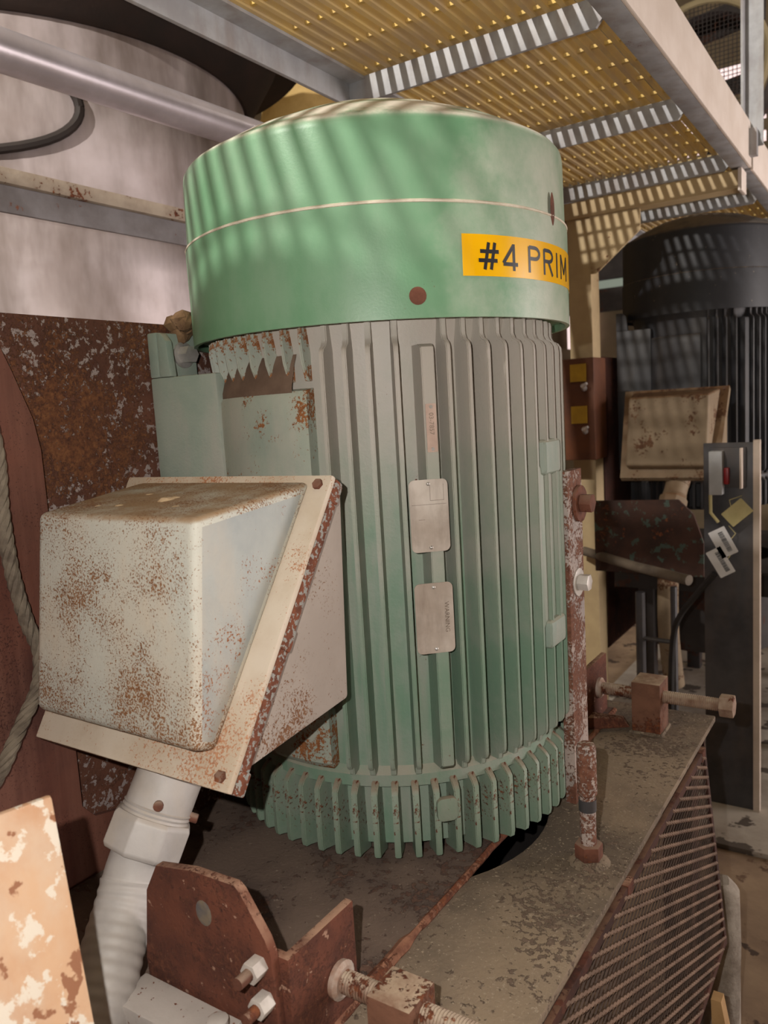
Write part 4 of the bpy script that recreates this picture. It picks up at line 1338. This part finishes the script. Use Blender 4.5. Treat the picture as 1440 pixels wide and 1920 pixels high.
cs = thing('control_stanchion', 'blackened upright steel panel with pale edge and switch in the background', 'panel', (-0.55, 3.10, FZ))
MB().box(-0.632, -0.463, 3.095, 3.103, FZ + 0.02, -0.188).build('sheet', M['panel'], cs, bevel=0.001)
MB().box(-0.4628, -0.440, 3.085, 3.112, FZ + 0.02, -0.180).build('edge_trim', M['pale_edge'], cs, bevel=0.002)
sw = MB().box(-0.612, -0.485, 3.075, 3.0945, -0.350, -0.205).build('switch_bracket', M['panel'], cs, bevel=0.002)
MB().box(-0.602, -0.556, 3.030, 3.0745, -0.372, -0.214).build('switch_box', M['switch_grey'], cs, bevel=0.004)
MB().box(-0.500, -0.493, 3.040, 3.0745, -0.350, -0.205).build('guard_lip', M['pale_edge'], cs, bevel=0.001)
MB().box(-0.555, -0.537, 3.045, 3.0745, -0.335, -0.275).build('stop_button', M['red_plastic'], cs, bevel=0.005)
MB().tube([(-0.60, 3.05, -0.372), (-0.60, 3.055, -0.44), (-0.575, 3.06, -0.475)], 0.006, 8).build('lead', M['paper_yellow'], cs)


def paper_tag(u, v, w, h, rot, kind, label):
    c = at(u, v, 1, 3.05)
    root = thing('paper_tag', label, 'tag', (c.x, c.y, c.z), 'tags on the control stanchion')
    a = math.radians(rot)
    ux = Vector((math.cos(a), 0, math.sin(a)))
    uz = Vector((-math.sin(a), 0, math.cos(a)))
    mb = slab(MB(), c, ux, uz, rounded_rect(w, h, 0.003), 0.001)
    mb.build('card', M['paper_white'] if kind else M['paper_yellow'], root)
    front = Vector((0, -1, 0)) * 0.0016
    if kind:
        mb = MB()
        x = -w * 0.36
        while x < w * 0.36:
            t = rng.choice((0.0014, 0.0022, 0.003))
            vs = [c + front + ux * x + uz * (-h * 0.02), c + front + ux * (x + t) + uz * (-h * 0.02), c + front + ux * (x + t) + uz * (h * 0.26), c + front + ux * x + uz * (h * 0.26)]
            mb.add(vs, [(0, 1, 2, 3)])
            x += t + rng.choice((0.0012, 0.002))
        mb.build('barcode', M['black_ink'], root, smooth=0)
    MB().tube([c + uz * h * 0.5, c + uz * h * 0.7 + Vector((0, 0.02, 0.01)), c + Vector((0.01, 0.047, h * 0.9))], 0.0015, 5).build('string', M['paper_yellow'], root)
    return root


paper_tag(1356, 1017, 0.105, 0.062, -62, 1, 'upper white barcode tag hanging on the dark steel panel')
paper_tag(1351, 1054, 0.105, 0.058, -60, 1, 'lower white barcode tag hanging on the dark steel panel')
paper_tag(1382, 961, 0.090, 0.062, 42, 0, 'yellow paper tag under the switch on the dark steel panel')

cb = MB().tube(catmull([at(1340, 1075, 1, 3.06), at(1310, 1110, 1, 3.08), at(1275, 1155, 1, 3.1), at(1262, 1200, 1, 3.12), at(1258, 1300, 1, 3.14), at(1258, 1420, 1, 3.16)], 10), 0.012, 8)
tag(cb.build('black_cable', M['black_cable']), 'black cable curving down beside the dark steel panel', 'cable')
gb = MB().tube([at(1095, 1033, 1, 3.5), at(1190, 1062, 1, 3.3), at(1292, 1088, 1, 3.15)], 0.021, 12)
tag(gb.build('grey_bar', M['dull']), 'dull grey bar slanting below the tan terminal box in the background', 'bar')
st = thing('pipe_stand', 'thin upright pipe stand in the dark background between the motors', 'stand', (-0.8, 3.3, FZ))
a = at(1200, 1110, 1, 3.35)
MB().tube([(a.x, a.y, FZ + 0.02), a], 0.020, 10).build('upright', M['dark_steel'] if 'dark_steel' in M else M['panel'], st)
a2 = at(1263, 1100, 1, 3.35)
MB().tube([(a2.x, a2.y, FZ + 0.02), a2], 0.014, 10).build('upright', M['panel'], st)
MB().tube([a + Vector((-0.01, 0, -0.2)), a2 + Vector((0.01, 0, -0.24))], 0.010, 8).build('rung', M['panel'], st)
rp2 = MB().prism([(-1.16, -0.56), (-1.16, -0.45), (-0.80, -0.44), (-0.74, -0.50), (-0.70, -0.62), (-0.70, -0.7648), (-1.16, -0.7648)], 1, 3.42, 3.435)
tag(rp2.build('bracket_plate', M['rust_green'] if 'rust_green' in M else M['rust_dark'], bevel=0.002), 'rusty bracket plate with green paint traces below the tan terminal box', 'bracket')

# concrete plinth and step on the floor at the right
cp = MB().box(-1.35, 1.2, 2.80, 5.2, FZ, FZ + 0.02)
tag(cp.build('concrete_pad', M['pad_concrete'], bevel=0.004), 'pale concrete pad on the floor behind the table at right', 'pad')

# round mesh opening with daylight high on the right
mo = thing('fan_opening', 'round wire-meshed fan opening with pinkish daylight at upper right', 'fan guard', tuple(at(1318, 130, 1, 5.2)))
c = at(1310, 132, 1, 5.2)
R0 = 0.37
pts = [(c.x + R0 * math.cos(2 * PI * k / 40), c.y, c.z + R0 * math.sin(2 * PI * k / 40)) for k in range(41)]
MB().tube(pts, 0.02, 8).build('ring', M['foam_frame'] if 'foam_frame' in M else M['ceil'], mo)
for k in range(-15, 16):
    d = k * R0 / 16
    w = math.sqrt(R0 * R0 - d * d)
    MB().tube([(c.x + d, c.y, c.z - w), (c.x + d, c.y, c.z + w)], 0.0022, 4).build('wire', M['dark_metal'], mo)
    MB().tube([(c.x - w, c.y, c.z + d), (c.x + w, c.y, c.z + d)], 0.0022, 4).build('wire', M['dark_metal'], mo)
mb = MB()
mb.tube([(c.x, c.y + 0.15, c.z), (c.x, c.y + 0.45, c.z)], R0 * 0.98, 40, cap=False)
mb.build('duct', M['dark_metal'], mo)
mb = MB()
for (z0, z1) in ((0.0, 0.17), (-0.30, -0.16), (-0.48, -0.40)):
    mb.box(c.x - 0.30, c.x + 0.30, c.y + 0.42, c.y + 0.44, c.z + z0 * 0.74, c.z + z1 * 0.74)
mb.build('daylight_slot', M['window_glow'], mo)
for (za, zb, ml) in ((0.22, 0.42, 'dark_metal'), (-0.14, -0.02, 'dark_metal')):
    MB().hexa([(c.x - 0.31, c.y + 0.30, c.z + za), (c.x + 0.31, c.y + 0.30, c.z + za + 0.08), (c.x + 0.31, c.y + 0.33, c.z + za + 0.08), (c.x - 0.31, c.y + 0.33, c.z + za),
               (c.x - 0.31, c.y + 0.36, c.z + zb), (c.x + 0.31, c.y + 0.36, c.z + zb + 0.08), (c.x + 0.31, c.y + 0.39, c.z + zb + 0.08), (c.x - 0.31, c.y + 0.39, c.z + zb)]).build('fan_blade', M[ml], mo)
# daylit window and beams far behind the column
def far_rect(name, u0, v0, u1, v1, y, m, label, cat, thick=0.04, kind=None):
    a, b = at(u0, v0, 1, y), at(u1, v1, 1, y)
    o = MB().box(min(a.x, b.x), max(a.x, b.x), y, y + thick, min(a.z, b.z), max(a.z, b.z)).build(name, m)
    if kind:
        structure(o)
    else:
        tag(o, label, cat)
    return o


far_rect('window_1', 1060, 500, 1113, 650, 8.9, M['window_glow'], '', '', 0.08, 'structure')
far_rect('window_2', 1116, 470, 1190, 566, 8.9, M['window_glow_grey'], '', '', 0.08, 'structure')
for (u0, v0, u1, v1, lab) in ((1080, 478, 1210, 512, 'dark roof beam crossing the far window high up'), (1080, 548, 1210, 574, 'dark crossbeam below the far window')):
    a, b = at(u0, v0, 1, 8.3), at(u1, v1, 1, 8.3)
    o = MB().box(a.x - 3, b.x + 1.5, 8.3, 8.4, b.z, a.z).build('cross_beam', M['dark_metal'])
    tag(o, lab, 'beam')
